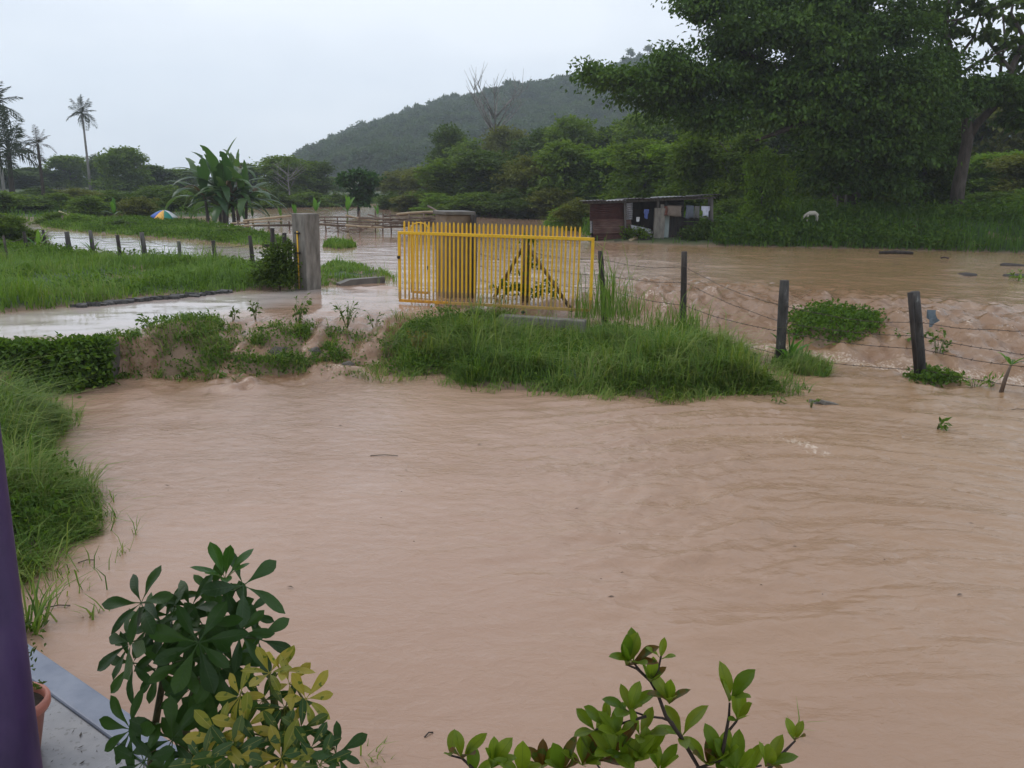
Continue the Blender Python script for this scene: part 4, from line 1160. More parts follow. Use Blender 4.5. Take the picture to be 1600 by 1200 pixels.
# right bank across the river
LFAR = LANDS['far']
bx = [Vector((2, 28, 0)), Vector((45, 28, 0)), Vector((45, 52, 0)), Vector((2, 52, 0))]
hutclear = lambda x, y: 1.0 - ((x > HB.x - .6) & (x < HB.x + 4.9) & (y < HB.y + 4))
P = scatter(LFAR, 30000, rng, box=bx, sdmin=-.1, sdmax=16, dens=lambda x, y: vis(x, y) * np.maximum(hutclear(x, y), .06))
V1 = blades(P, (.45 + .5 * fbm(P[:, 0] * .4, P[:, 1] * .4, 3, 19)) * np.maximum(hutclear(P[:, 0], P[:, 1]), .4), .018, rng, .5, .7)
grass_obj('bank_side_grass', 'long dark grass along the far right river bank', [V1], M['grass_dark'])
cover('bank_side_weeds', 'leafy undergrowth covering the far right river bank', [leafy(LFAR, 5200, rng, .65, .2, .12, box=bx, sdmin=.05, sdmax=16, dens=lambda x, y: vis(x, y) * hutclear(x, y) * np.clip(.5 + 2 * fbm(x * .35, y * .35, 3, 79), .08, 1))], M['weed'])
bx = [Vector((-60, 30, 0)), Vector((4, 30, 0)), Vector((4, 100, 0)), Vector((-60, 100, 0))]
P = scatter(LFAR, 22000, rng, box=bx, sdmin=-.2, sdmax=18, dens=vis)
grass_obj('far_grass', 'grass at the foot of the far trees across the flood', [blades(P, .25, .03, rng)], M['grass_dark'])
cover('far_weeds', 'leafy undergrowth at the foot of the far trees', [leafy(LFAR, 2600, rng, .4, .26, .16, box=bx, sdmin=.5, sdmax=20, dens=vis)], M['weed_dark'])

# ------------------------------------------------------------------ the yellow gate
A, B = G(625, 474, 0), G(922, 490, 0)
gd = (B - A); GL_ = gd.length; ga = math.atan2(gd.y, gd.x)
gate = tag(empty('sliding_gate', A, ga), 'yellow sliding gate of upright pickets above the flooded grass', 'gate')
TOP, BOT, PK = 1.40, .06, 1.63
for nm, c, sz, mt in (('top_rail', (GL_ / 2, 0, TOP), (GL_ + .05, .05, .06), 'yellow'), ('end_stile', (0, 0, (TOP + BOT) / 2), (.05, .048, TOP - BOT - .06), 'yellow'), ('end_stile', (GL_, 0, (TOP + BOT) / 2), (.055, .048, TOP - BOT - .06), 'yellow')):
    bevel(MB().box(c, sz).obj(nm, M[mt], gate), .006)
bevel(MB().box((GL_ * .13, 0, BOT), (GL_ * .26 + .03, .05, .055)).obj('bottom_rail', M['yellow_dirty'], gate), .006)
bevel(MB().box((GL_ * .633, 0, BOT), (GL_ * .734 - .002, .05, .055)).obj('bottom_rail', M['yellow'], gate), .006)
NP = 42
def picket_mesh():
    mb = MB()
    r = .0155
    def ring(z, k): return [(x * r * k, y * r * k, z) for x, y in ((-1, -1), (1, -1), (1, 1), (-1, 1))]
    vs = ring(BOT + .03, 1) + ring(PK - .05, 1) + ring(PK - .012, .55) + [(0, 0, PK)]
    fs = [(0, 1, 5, 4), (1, 2, 6, 5), (2, 3, 7, 6), (3, 0, 4, 7), (4, 5, 9, 8), (5, 6, 10, 9), (6, 7, 11, 10), (7, 4, 8, 11), (8, 9, 12), (9, 10, 12), (10, 11, 12), (11, 8, 12), (3, 2, 1, 0)]
    return mb.add(vs, fs).mesh('picket', M['yellow'])
pk = picket_mesh()
for i in range(NP):
    x = .10 + (GL_ - .36) * i / (NP - 1)
    link('picket', pk, gate, loc=(x, .034 if i % 1 == 0 else 0, RN.uniform(-.008, .008)), rot=(RN.uniform(-.004, .004), RN.uniform(-.004, .004), 0))
MB().box((-.002, -.034, .92), (.05, .02, .06)).box((-.03, -.02, .92), (.03, .012, .03)).obj('latch', M['steel_dark'], gate)
for fx in (.66, .2):
    w = MB().box((GL_ * fx, 0, BOT - .055), (.07, .03, .06)).obj('roller_bracket', M['yellow'], gate)
    MB().tube([(GL_ * fx, -.02, BOT - .10), (GL_ * fx, .02, BOT - .10)], .035, 12).obj('roller', M['steel_dark'], w)
# small wicket leaf standing behind the left end
A2 = G(641, 464, 0); B2 = G(668, 466, 0)
d2 = B2 - A2; L2 = d2.length
w2 = tag(empty('wicket_gate', A2 + Vector((0, .25, 0)), math.atan2(d2.y, d2.x)), 'narrow yellow gate leaf just behind the left end of the sliding gate', 'gate')
for x in (0, L2):
    MB().box((x, 0, .74), (.045 if x else .018, .03, 1.36)).obj('end_stile', M['yellow'], w2)
MB().box((L2 / 2, 0, .08), (L2 - .05, .04, .05)).obj('bottom_rail', M['yellow_dirty'], w2)
MB().box((L2 / 2, 0, 1.33), (L2 - .05, .04, .04)).obj('top_rail', M['yellow'], w2)
mb = MB().tube([(0, 0, 1.42)] + [(L2 / 2 - math.cos(a) * L2 / 2, 0, 1.42 + math.sin(a) * .13) for a in np.linspace(.3, math.pi - .3, 8)] + [(L2, 0, 1.42)], .012, 6)
mb.obj('arch', M['yellow'], w2)
for i in range(4):
    MB().box((L2 * (i + 1) / 5, 0, .72), (.014, .014, 1.22)).obj('picket', M['yellow'], w2)
MB().box((L2 + .01, -.035, .62), (.04, .03, .08)).obj('latch', M['steel_dark'], w2)
# concrete track under the gate
t0, t1 = G(782, 491, -.04), G(915, 500, -.04)
dd = t1 - t0
o = MB().box((0, 0, -.13), (dd.length, .24, .24)).obj('gate_track', M['concrete'], loc=(t0 + t1) / 2 + Vector((0, .05, 0)), rot=(0, 0, math.atan2(dd.y, dd.x)))
bevel(o, .02); tag(o, 'low grey concrete track in the grass under the yellow gate', 'track')

# ------------------------------------------------------------------ concrete gate posts
def prism(pts, z0, z1):
    mb = MB(); n = len(pts)
    mb.add([(x, y, z0) for x, y in pts] + [(x, y, z1) for x, y in pts], [tuple(range(n - 1, -1, -1)), tuple(n + i for i in range(n))] + [(i, (i + 1) % n, n + (i + 1) % n, n + i) for i in range(n)])
    return mb
pb = G(478, 453, 0)
H = AT(476, 334, pb.y).z
post = tag(empty('gate_post', pb + Vector((0, .2, 0)), R(55)), 'square grey concrete gate post with a yellow latch rod', 'gate post')
m = 18.8 / FPX
bevel(prism([(-.21, -.21), (.21, -.21), (.21, .21), (-.21, .21)], -.3, H).obj('shaft', M['concrete'], post), .015)
MB().tube([(-.235, .02, .02), (-.235, .02, H - .38)], .016, 8).obj('latch_rod', M['yellow'], post)
for z in (H - .42, H - .85):
    MB().box((-.235, .02, z), (.03, .16, .03)).tube([(-.26, .02, z), (-.26, -.06, z + .01)], .014, 6).obj('hook', M['steel_dark'], post)
pb = G(706, 469, 0)
H = AT(706, 331, pb.y + .2).z
post = tag(empty('gate_post', pb + Vector((0, .6, 0)), R(30)), 'broad brown concrete gate post behind the yellow gate', 'gate post')
bevel(prism([(-.31, -.27), (.31, -.27), (.31, .27), (-.31, .27)], -.3, H - .07).obj('shaft', m_rough('brown_concrete', (.13, .09, .06), (.21, .16, .115), scale=4, rough=.85), post), .015)
bevel(MB().box((0, 0, H - .03), (.70, .62, .075)).obj('cap', M['concrete_wet'], post), .012)
pb = G(737, 470, 0)
o = MB().tube([(0, 0, -.3), (.01, 0, .8), (0, 0, AT(737, 336, pb.y + .45).z)], [.075, .07, .065], 8, jit=.08, rng=RN).obj('timber_post', M['wood_dark'], loc=pb + Vector((0, .45, 0)))
tag(o, 'dark timber post beside the broad gate post behind the gate', 'post')
# kerb block
k0, k1 = G(527, 447, 0), G(597, 442, 0)
dd = k1 - k0
o = MB().add([(0, -.1, -.2), (dd.length, -.1, -.2), (dd.length, .1, -.2), (0, .1, -.2), (.0, -.1, .05), (dd.length, -.1, .14), (dd.length, .1, .14), (0, .1, .05), (.28, -.1, .13), (.28, .1, .13)],
             [(3, 2, 1, 0), (0, 1, 5, 8, 4), (2, 3, 7, 9, 6), (1, 2, 6, 5), (3, 0, 4, 7), (4, 8, 9, 7), (8, 5, 6, 9)]).obj('kerb_block', M['concrete_wet'], loc=k0 + Vector((0, .1, 0)), rot=(0, 0, math.atan2(dd.y, dd.x)))
tag(o, 'low grey concrete kerb block in the water right of the gate post', 'kerb')
# timber frame left of the post, overgrown
pb = G(420, 448, 0.05)
e = tag(empty('timber_rack', pb + Vector((0, .6, 0))), 'dark overgrown timber posts with a crossbar left of the concrete gate post', 'rack')
for dx, h in ((-.05, 1.25), (.22, 1.15), (.33, .95)):
    MB().tube([(dx, 0, -.1), (dx + .02, 0, h)], .05, 7, jit=.1, rng=RN).obj('post', M['wood_dark'], e)
MB().bar((-.25, -.06, .86), (.55, -.06, .9), .06, .06).obj('crossbar', M['wood_dark'], e)
MB().bar((-.45, -.06, 1.3), (.5, -.06, 1.33), .045, .045).obj('crossbar', M['bamboo_dark'], e)
pb = G(432, 452, .05)
e = tag(empty('creeper_bush', pb + Vector((0, .25, 0))), 'dark creeper bush against the left side of the concrete gate post', 'bush')
V, F = crown([((0, 0, .45), (.3, .25, .5)), ((-.12, 0, .62), (.16, .18, .25)), ((.12, .05, .25), (.25, .3, .35)), ((-.35, .05, .2), (.3, .25, .25)), ((.14, .1, .8), (.10, .1, .25))], 240, 12, .08, .05, np.random.default_rng(5), spread=.1)
link('foliage', mesh_np('foliage', V, F, M['tree_dark']), e)
MB().tube([(0, 0, -.1), (.03, .02, .6), (-.05, 0, 1.1)], [.02, .015, .008], 5).obj('stem', M['bark'], e)

# ------------------------------------------------------------------ fences
def wire(parent, pts, sag=.04, r=.0045, barbs=True, seed=1, name='barbed_wire'):
    rr = random.Random(seed)
    mb = MB()
    path = []
    for a, b in zip(pts[:-1], pts[1:]):
        a, b = Vector(a), Vector(b)
        n = max(4, int((b - a).length / .25))
        for i in range(n):
            t = i / n
            p = a.lerp(b, t); p.z -= sag * 4 * t * (1 - t) * rr.uniform(.85, 1.15)
            path.append(p)
    path.append(Vector(pts[-1]))
    mb.tube(path, r, 5)
    if barbs:
        L = 0
        for a, b in zip(path[:-1], path[1:]):
            n = max(1, int((b - a).length / .13))
            for i in range(n):
                p = a.lerp(b, (i + .5) / n)
                d = Vector((rr.uniform(-1, 1), rr.uniform(-1, 1), rr.uniform(.3, 1) * rr.choice((-1, 1)))).normalized() * .022
                mb.bar(p - d, p + d, r * 1.3, r * 1.3)
    o = mb.obj(name, M['wire'], parent)
    o['kind'] = 'stuff'
    return o
def rough_post(pts, rad, mat, parent, n=9, name='fence_post'):
    return MB().tube(pts, rad, n, jit=.1, rng=RN).obj(name, M[mat], parent)
rf = tag(empty('barbed_wire_fence', G(1070, 515, -.4)), 'barbed wire fence on dark posts through the rapids right of the gate', 'fence')
O = rf.location
posts = []
def rpost(pxb, pyb, zb, pxt, pyt, r, mat):
    b = G(pxb, pyb, zb); t = AT(pxt, pyt, b.y)
    b2 = b - (t - b).normalized() * .35
    o = rough_post([b2 - O, b.lerp(t, .3) + Vector((RN.uniform(-.01, .01), 0, 0)) - O, b.lerp(t, .7) - O, t - O], [r * 1.05, r, r * .98, r * .9], mat, rf)
    posts.append((b, t)); return o
rpost(943, 478, -.05, 938, 392, .058, 'wood_dark')
rpost(1068, 517, -.42, 1069, 393, .062, 'wood_dark')
rpost(1218, 566, -.52, 1226, 438, .085, 'wood_lichen')
rpost(1438, 590, LOW, 1429, 456, .085, 'wood_lichen')
b, t = G(1433, 560, -.5), AT(1422, 457, posts[-1][1].y - .12)
rough_post([G(1436, 590, LOW) + Vector((-.06, -.1, -.1)) - O, t.lerp(posts[-1][0], .45) + Vector((-.07, -.09, 0)) - O, t - O], [.035, .035, .04], 'wood_dark', rf)
rpost(1690, 630, LOW, 1680, 490, .08, 'wood_dark')
ap = G(822, 476, 0) + Vector((0, .5, 0))
apex = AT(821, 374, ap.y)
posts.insert(0, (ap, apex))
for j, fr_ in enumerate((.86, .6, .36, .12)):
    pts = []
    for i, (b, t) in enumerate(posts):
        f = fr_ + RN.uniform(-.03, .03)
        if i == 2 and j == 0: f = .82
        if i == 3 and j == 0: f = .70
        if i == 4 and j == 0: f = .66
        if i >= 3 and j == 1: f = .50
        q = b.lerp(t, f)
        pts.append(q + Vector((0, -.075, 0)) - O)
    if j == 3: pts = pts[2:]
    wire(rf, pts, .05 if j else .08, seed=j, r=.005 if j != 2 else .0055)
# second, straighter set of strands from the brace to the broad gate post
P0 = G(745, 470, 0) + Vector((0, .45, 0))
for j, z in enumerate((1.25, .95, .68, .4)):
    wire(rf, [P0 + Vector((0, 0, z)) - O, ap.lerp(apex, z / 1.5) - O], .05, seed=20 + j)
# braced corner post
br = tag(empty('braced_post', ap), 'dark fence corner post with two slanting braces behind the gate', 'post')
rough_post([(0, 0, -.2), (0, 0, .7), apex - ap], [.09, .08, .07], 'bamboo_dark', br, name='post')
for px, py in ((768, 468), (897, 484)):
    f = G(px, py, -.02); f = f + Vector((0, .45, -.1))
    rough_post([f - ap, f.lerp(apex, .5) - ap + Vector((0, 0, -.03)), (apex - ap) * .94], [.04, .04, .035], 'bamboo_dark', br, name='brace')
V, F = crown([((0, -.08, .18), (.5, .16, .2)), ((0, -.05, .75), (.16, .16, .45)), ((.45, -.05, .2), (.3, .2, .22)), ((-.4, -.05, .2), (.3, .2, .22)), ((.2, -.05, .8), (.12, .1, .2)), ((0, -.02, 1.3), (.10, .1, .16))], 120, 9, .07, .045, np.random.default_rng(6), spread=.05)
link('creeper', mesh_np('creeper', V, F, M['weed']), br)
# rag caught on the wire
rag_c = AT(1457, 497, posts[4][0].y - .02)
vs = []
sh = [(-.095, .13), (.045, .125), (.05, .06), (.075, -.0), (.115, -.035), (.05, -.09), (-.0, -.15), (-.045, -.14), (-.05, -.03), (-.09, -.0)]
for k in (0, 1):
    vs += [(x, .006 * k + .02 * math.sin(x * 40), z) for x, z in sh]
n = len(sh)
o = MB().add(vs, [tuple(range(n - 1, -1, -1)), tuple(range(n, 2 * n))] + [(i, (i + 1) % n, n + (i + 1) % n, n + i) for i in range(n)]).obj('rag', m_rough('rag_cloth', (.09, .12, .14), (.15, .19, .22), scale=9, rough=.85, bs=.4), loc=rag_c)
tag(o, 'blue grey rag caught on the top wire beside the split post', 'rag')

lf = tag(empty('post_fence', G(222, 398, .1)), 'line of short weathered posts with wire along the left field and road', 'fence')
O = lf.location
lp = []
for xb, yb, xt, yt, r, mt in ((43, 393, 37, 362, .07, 'wood_dark'), (72, 386, 67, 359, .06, 'wood_dark'), (109, 395, 104, 362, .10, 'wood_grey'), (146, 398, 141, 360, .075, 'wood_grey'), (190, 412, 183, 367, .065, 'wood_dark'), (227, 402, 221, 363, .09, 'wood_grey'), (283, 412, 279, 377, .07, 'wood_grey'), (337, 414, 333, 376, .075, 'wood_dark'), (396, 417, 390, 368, .07, 'wood_dark'), (12, 405, 5, 368, .04, 'bark'), (-40, 398, -44, 365, .07, 'wood_dark')):
    b = G(xb, yb, .12); t = AT(xt, yt, b.y)
    rough_post([b - (t - b) * .25 - O, b.lerp(t, .5) - O, t - O], [r * .85, r * .78, r * .72], mt, lf, 8)
    lp.append((xb, b, t))
lp.sort(key=lambda q: q[0])
for f in (.75, .35):
    wire(lf, [b.lerp(t, f) - O for _, b, t in lp], .06, r=.006, barbs=False, seed=33, name='wire')

# bamboo rail across the flood on the left, and the heap of washed poles by the gate post
bf = tag(empty('bamboo_rail', G(300, 345, 0)), 'long low rail of bamboo poles across the flood before the banana clump', 'fence')
O = bf.location
def pole(parent, a, b, r, mat='bamboo', sag=0.0, name='pole'):
    a, b = Vector(a), Vector(b)
    pts = [a.lerp(b, t) - Vector((0, 0, sag * 4 * t * (1 - t))) for t in np.linspace(0, 1, 5)]
    return MB().tube(pts, [r, r * .97, r * .92, r * .88, r * .8], 7).obj(name, M[mat], parent)
for (x0, y0, x1, y1, Y, r) in ((92, 331, 119, 341, 46, .07), (122, 345, 190, 346, 44, .05), (126, 349, 164, 349, 43, .06), (200, 351, 262, 355, 41, .05), (262, 356, 325, 355, 40, .05), (325, 355, 420, 351, 40, .05), (380, 345, 455, 337, 42, .06), (360, 349, 440, 345, 43, .045)):
    pole(bf, AT(x0, y0, Y) - O, AT(x1, y1, Y) - O, r)
for x in (98, 126, 160, 205, 262, 312, 325, 372, 388, 420, 452):
    q = G(x, 360, 0); Y = 42
    t = AT(x, 340 if x < 110 else 349, Y)
    MB().tube([Vector((t.x, Y, -.4)) - O, t + Vector((0, 0, .1)) - O], .045, 6).obj('stake', M['bamboo_dark'], bf)
db = tag(empty('bamboo_barrier', G(570, 352, 0)), 'tangled barrier of bamboo poles and stakes washed up behind the gate', 'barrier')
O = db.location
rr = random.Random(9)
for (x0, y0, x1, y1) in ((495, 339, 640, 344), (500, 344, 690, 347), (498, 350, 640, 353), (560, 341, 700, 336), (600, 338, 690, 333), (610, 350, 700, 342), (590, 347, 680, 350), (505, 347, 600, 352), (540, 352, 630, 354), (620, 335, 700, 331), (540, 336, 600, 347), (575, 335, 615, 350), (640, 340, 720, 346), (650, 345, 740, 340), (669, 322, 688, 333)):
    Y0, Y1 = 40 + rr.uniform(-1, 1.4), 40 + rr.uniform(-1, 1.4)
    pole(db, AT(x0, y0, Y0) - O, AT(x1, y1, Y1) - O, rr.uniform(.03, .055), 'bamboo' if rr.random() < .3 else 'bamboo_dark', rr.uniform(-.05, .12))
for x, y in ((497, 336), (510, 338), (528, 340), (561, 330), (586, 329), (597, 334), (612, 330), (640, 333), (660, 332)):
    t = AT(x, y, 40.4)
    MB().tube([Vector((t.x, 40.4, -.4)) - O, t + Vector((rr.uniform(-.1, .1), 0, 0)) - O], .035, 6).obj('stake', M['bamboo_dark'], db)
mb = MB()
for i in range(70):
    c = AT(rr.uniform(600, 720), rr.uniform(343, 353), 40 + rr.uniform(-1.2, 1.2))
    d = Vector((rr.uniform(-1, 1), rr.uniform(-.5, .5), rr.uniform(-.12, .3))) * rr.uniform(.25, .7)
    mb.tube([c - d - O, c - O + Vector((0, 0, .05)), c + d - O], .018, 4)
for i in range(40):
    c = AT(rr.uniform(520, 570), rr.uniform(354, 364), 36.5 + rr.uniform(-.6, .6))
    d = Vector((rr.uniform(-1, 1), rr.uniform(-.5, .5), rr.uniform(-.1, .3))) * rr.uniform(.15, .4)
    mb.tube([c - d - O, c + d - O], .012, 4)
tag(mb.obj('twigs', M['bamboo_dark'], db), kind='stuff')
# parasol
pb = G(257, 347, 0); Y = 44.0
c = AT(257, 346, Y); c.z = 0.0
s = Y / FPX
um = tag(empty('parasol', c + Vector((0, 0, .0))), 'open blue yellow and green parasol low over the flooded bank', 'parasol')
Rr, Hc = 19.5 * s, 11 * s
zc = AT(257, 340, Y).z
cols = [('blue', (.03, .10, .42)), ('yellow', (.85, .45, .08)), ('green', (.02, .22, .16)), ('white', (.7, .72, .72)), ('blue', (.03, .10, .42)), ('white', (.7, .72, .72)), ('yellow', (.85, .45, .08)), ('green', (.02, .22, .16))]
pm = {n: m_rough('parasol_' + n, tuple(v * .85 for v in cc), cc, scale=8, rough=.6, bs=.1) for n, cc in cols}
tilt = Matrix.Rotation(R(10), 4, 'X') @ Matrix.Rotation(R(6), 4, 'Y')
for i, (n_, _) in enumerate(cols):
    mb = MB(); vs = []; fs = []
    for a in range(5):
        an = 2 * math.pi * (i + a / 4) / 8 + R(200)
        for b in range(6):
            f = b / 5
            sc_ = 1 - .05 * math.sin(math.pi * a / 4) * f
            p = tilt @ Vector((math.cos(an) * Rr * f * sc_, math.sin(an) * Rr * f * sc_, Hc * math.cos(f * 1.45)))
            vs.append(p + Vector((0, 0, zc)))
    for a in range(4):
        for b in range(5):
            fs.append((a * 6 + b, (a + 1) * 6 + b, (a + 1) * 6 + b + 1, a * 6 + b + 1))
    o = mb.add(vs, fs, True).obj('canopy_panel', pm[n_], um)
    tag(o, n_ + ' parasol panel')
    sm_ = o.modifiers.new('thick', 'SOLIDIFY'); sm_.thickness = .012
MB().tube([(0, 0, -.3), Vector((0, 0, zc)) + tilt @ Vector((0, 0, Hc + .08))], .025, 8).obj('pole', M['wood_grey'], um)
# ------------------------------------------------------------------ the tin hut across the river
HB = G(926, 377, .0); HS = HB.y / FPX * 1.0
hut = tag(empty('tin_hut', Vector((HB.x, HB.y, 0)), 0), 'low shack of rusty corrugated tin with an open dark front by the river', 'hut')
h0 = Vector((HB.x, HB.y, 0))
def HP(px, py, dy=0.0):                     # point on the hut's front plane, hut-local
    return AT(px, py, HB.y + dy) - h0
m_rust = m_rough('rusty_tin', (.055, .020, .018), (.095, .036, .03), scale=3, rough=.8, c3=(.13, .065, .05), bs=.2, metal=.15)
m_rust2 = m_rough('pale_rusty_tin', (.10, .045, .036), (.22, .14, .115), scale=3, rough=.75, c3=(.075, .032, .026), bs=.2, metal=.15, sc=(.6, 1, 3))
m_tin = m_rough('grey_tin', (.22, .22, .23), (.36, .36, .37), scale=4, rough=.5, bs=.2, metal=.3)
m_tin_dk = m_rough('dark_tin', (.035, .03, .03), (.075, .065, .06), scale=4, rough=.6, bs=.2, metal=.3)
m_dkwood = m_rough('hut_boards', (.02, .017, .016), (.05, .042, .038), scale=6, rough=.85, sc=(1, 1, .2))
m_pale = m_rough('pale_green_board', (.32, .38, .36), (.42, .47, .45), scale=4, rough=.6, bs=.1)
def corr(name, mat, a, b, c, d, waves, amp=.045, along='v', seg=3):
    """corrugated sheet over the quad a b c d (a-b bottom, d-c top); ribs run level when along is 'v'"""
    n = waves * 4
    vs, fs = [], []
    a, b, c, d = map(Vector, (a, b, c, d))
    nrm = (b - a).cross(d - a).normalized()
    for i in range(n + 1):
        t = i / n
        for j in range(seg + 1):
            u = j / seg
            if along == 'v': p = a.lerp(b, u).lerp(d.lerp(c, u), t)
            else: p = a.lerp(b, t).lerp(d.lerp(c, t), u)
            vs.append(p + nrm * amp * math.sin(i * math.pi / 2) )
    for i in range(n):
        for j in range(seg):
            q = i * (seg + 1) + j
            fs.append((q, q + 1, q + seg + 2, q + seg + 1))
    o = MB().add(vs, fs, True).obj(name, mat, hut)
    so = o.modifiers.new('thick', 'SOLIDIFY'); so.thickness = .008
    return o
# front wall sheets (left part)
corr('wall_sheet', m_rust, HP(921, 345), HP(984, 345), HP(982, 317), HP(922, 319), 9)
tag(corr('wall_sheet', m_rust2, HP(927, 365, -.02), HP(988, 364, -.02), HP(986, 343, -.02), HP(926, 343, -.02), 8), 'paler rust striped wall sheet')
corr('wall_sheet', m_rust, HP(928, 378, .02), HP(988, 377, .02), HP(988, 363, .02), HP(927, 364, .02), 4, .02)
tag(corr('wall_sheet', m_tin, HP(976, 343, -.04), HP(988, 343, -.04), HP(989, 317, -.04), HP(977, 318, -.04), 8), 'grey unrusted tin sheet')
tag(corr('wall_sheet', m_tin, HP(922, 364, .05), HP(926, 364, .05), HP(926, 343, .05), HP(922, 343, .05), 8, .02), 'pale grey tin strip at the left corner')
# left side wall, back wall, right part back
D = 3.0
corr('side_wall', m_rust, HP(922, 376) + Vector((.6, D, 0)), HP(922, 376) + Vector((.03, .06, 0)), HP(922, 319) + Vector((.03, .06, 0)), HP(922, 319) + Vector((.6, D, 0)), 14)
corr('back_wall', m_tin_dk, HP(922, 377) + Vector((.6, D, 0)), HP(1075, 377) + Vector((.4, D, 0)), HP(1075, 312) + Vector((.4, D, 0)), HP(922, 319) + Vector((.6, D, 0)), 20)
MB().bar(HP(988, 377, 1.5), HP(988, 316, 1.5), .03, 2.9).obj('partition', m_dkwood, hut)
# concrete panel, pale jamb, boards of the door side
bevel(prism([(HP(1020, 370).x, -.12), (HP(1037, 370).x, -.12), (HP(1037, 370).x, .05), (HP(1020, 370).x, .05)], HP(1030, 378).z, HP(1030, 325).z).obj('concrete_panel', M['concrete'], hut), .01)
MB().box(((HP(1031, 330).x + HP(1037, 330).x) / 2, -.035, (HP(1034, 325).z + HP(1034, 319).z) / 2), (HP(1037, 330).x - HP(1032, 330).x, .14, HP(1034, 319).z - HP(1034, 325).z - .006)).obj('concrete_stub', M['concrete'], hut)
MB().box((HP(1043, 350).x, .3, (HP(1043, 378).z + HP(1043, 337).z) / 2), (.24, .04, HP(1043, 337).z - HP(1043, 378).z)).obj('door_jamb', m_pale, hut)
for i in range(4):
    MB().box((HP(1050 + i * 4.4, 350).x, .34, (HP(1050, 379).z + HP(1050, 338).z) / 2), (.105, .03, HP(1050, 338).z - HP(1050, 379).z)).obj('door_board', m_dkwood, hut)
for i in range(5):
    z0 = HP(1080, 372 - i * 7).z
    MB().box((HP(1082, 350).x, .9, z0), (.95, .03, .165)).obj('rear_board', m_dkwood, hut)
# half wall below the opening
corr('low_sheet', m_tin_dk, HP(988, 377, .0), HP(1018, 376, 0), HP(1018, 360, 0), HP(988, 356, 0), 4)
tag(corr('leaning_sheet', m_tin, HP(990, 366, -.35), HP(1018, 370, -.35), HP(1017, 358, -.08), HP(985, 351, -.08), 5, .02), 'grey tin sheet leaning at a slant')
# posts and roof
for px, top, bot, r, dy in ((976.5, 312, 378, .055, -.12), (1028, 308, 327, .06, -.05), (1112, 309, 372, .07, -.2), (1040, 312, 378, .05, 2.6), (1108, 308, 372, .06, 2.6)):
    MB().tube([HP(px, bot, dy), HP(px + .3, (bot + top) / 2, dy), HP(px, top, dy)], r, 7, jit=.06, rng=RN).obj('post', M['wood_grey'], hut)
MB().bar(HP(918, 317, -.1), HP(1118, 308.5, -.1), .07, .09).obj('roof_beam', M['wood_grey'], hut)
MB().bar(HP(918, 317, -.1) + Vector((0, 2.7, -.05)), HP(1118, 308.5, -.1) + Vector((0, 2.7, -.05)), .07, .09).obj('roof_beam', M['wood_grey'], hut)
xs = np.linspace(914, 1126, 8)
for i in range(7):
    x0, x1 = xs[i], xs[i + 1] + (4 if i < 6 else 0)
    f = lambda x: 314.5 - (x - 914) / 212 * 10.5 + (1.2 if i % 2 else 0)
    a, b = HP(x0, f(x0), -.45), HP(x1, f(x1), -.45)
    up = Vector((0, 3.4, -.06))
    corr('roof_sheet', m_tin_dk if i not in (1, 4) else m_tin, a, b, b + up, a + up, 6, .018, 'u', 4)
MB().bar(HP(1085, 337, -.3), HP(1113, 342, -.3), .12, .03).obj('shelf', M['wood_grey'], hut)
# clothes on the line
ln = tag(MB().tube([h0 + HP(989, 327, -.05), h0 + HP(1005, 329, -.05), h0 + HP(1019, 327, -.05)], .008, 5).obj('clothes_line', M['wire']), 'thin clothes line across the dark open front of the hut', 'clothes line')
ln2 = tag(MB().tube([h0 + HP(1038, 320, -.1), h0 + HP(1075, 323, -.12), h0 + HP(1111, 321, -.1)], .008, 5).obj('clothes_line', M['wire']), 'thin clothes line under the right half of the hut roof', 'clothes line')
def cloth(px, py0, wpx, hpx, col, lab, seed, dy=-.12, cat='clothing', shirt=False):
    r = random.Random(seed)
    p0 = h0 + HP(px - wpx / 2, py0, dy)
    w, h = wpx * HS, hpx * HS
    nx, nz_ = 8, 8
    vs, fs = [], []
    for j in range(nz_ + 1):
        for i in range(nx + 1):
            u, v = i / nx, j / nz_
            k = 1.0
            if shirt and v > .38: k = .68
            x = w * (.5 + (u - .5) * k * (1 + .06 * math.sin(v * 5 + seed)))
            vs.append((x, .04 * math.sin(u * 9 + seed) * v + .03 * math.sin(v * 4 + seed), -h * v * (1 + .05 * math.sin(u * 6 + seed * 2))))
    for j in range(nz_):
        for i in range(nx):
            q = j * (nx + 1) + i
            fs.append((q, q + 1, q + nx + 2, q + nx + 1))
    o = MB().add(vs, fs, True).obj('hanging_cloth', m_rough('cloth', tuple(c * .8 for c in col), col, scale=6, rough=.9, bs=.2), loc=p0)
    so = o.modifiers.new('thick', 'SOLIDIFY'); so.thickness = .012
    tag(o, lab, cat, 'washing hung under the hut roof')
    return o
cloth(1103, 322, 13, 15, (.62, .64, .75), 'white shirt on the line by the right hut post', 1, shirt=True)
cloth(1054, 321, 21, 16, (.20, .16, .13), 'wide brown cloth on the line over the hut door', 2)
cloth(1078, 321, 12, 19, (.12, .14, .17), 'blue grey garment in the middle of the right line', 3)
cloth(1089, 322, 8, 18, (.15, .15, .14), 'narrow grey garment next to the white shirt', 4)
cloth(1010, 327, 8, 14, (.10, .14, .36), 'blue garment in the dark hut front', 5, shirt=True)
cloth(997, 339, 5, 7, (.6, .6, .62), 'small white cloth low in the dark hut front', 6)
cloth(1041, 322, 5, 14, (.17, .07, .05), 'narrow red brown cloth beside the concrete panel', 7)
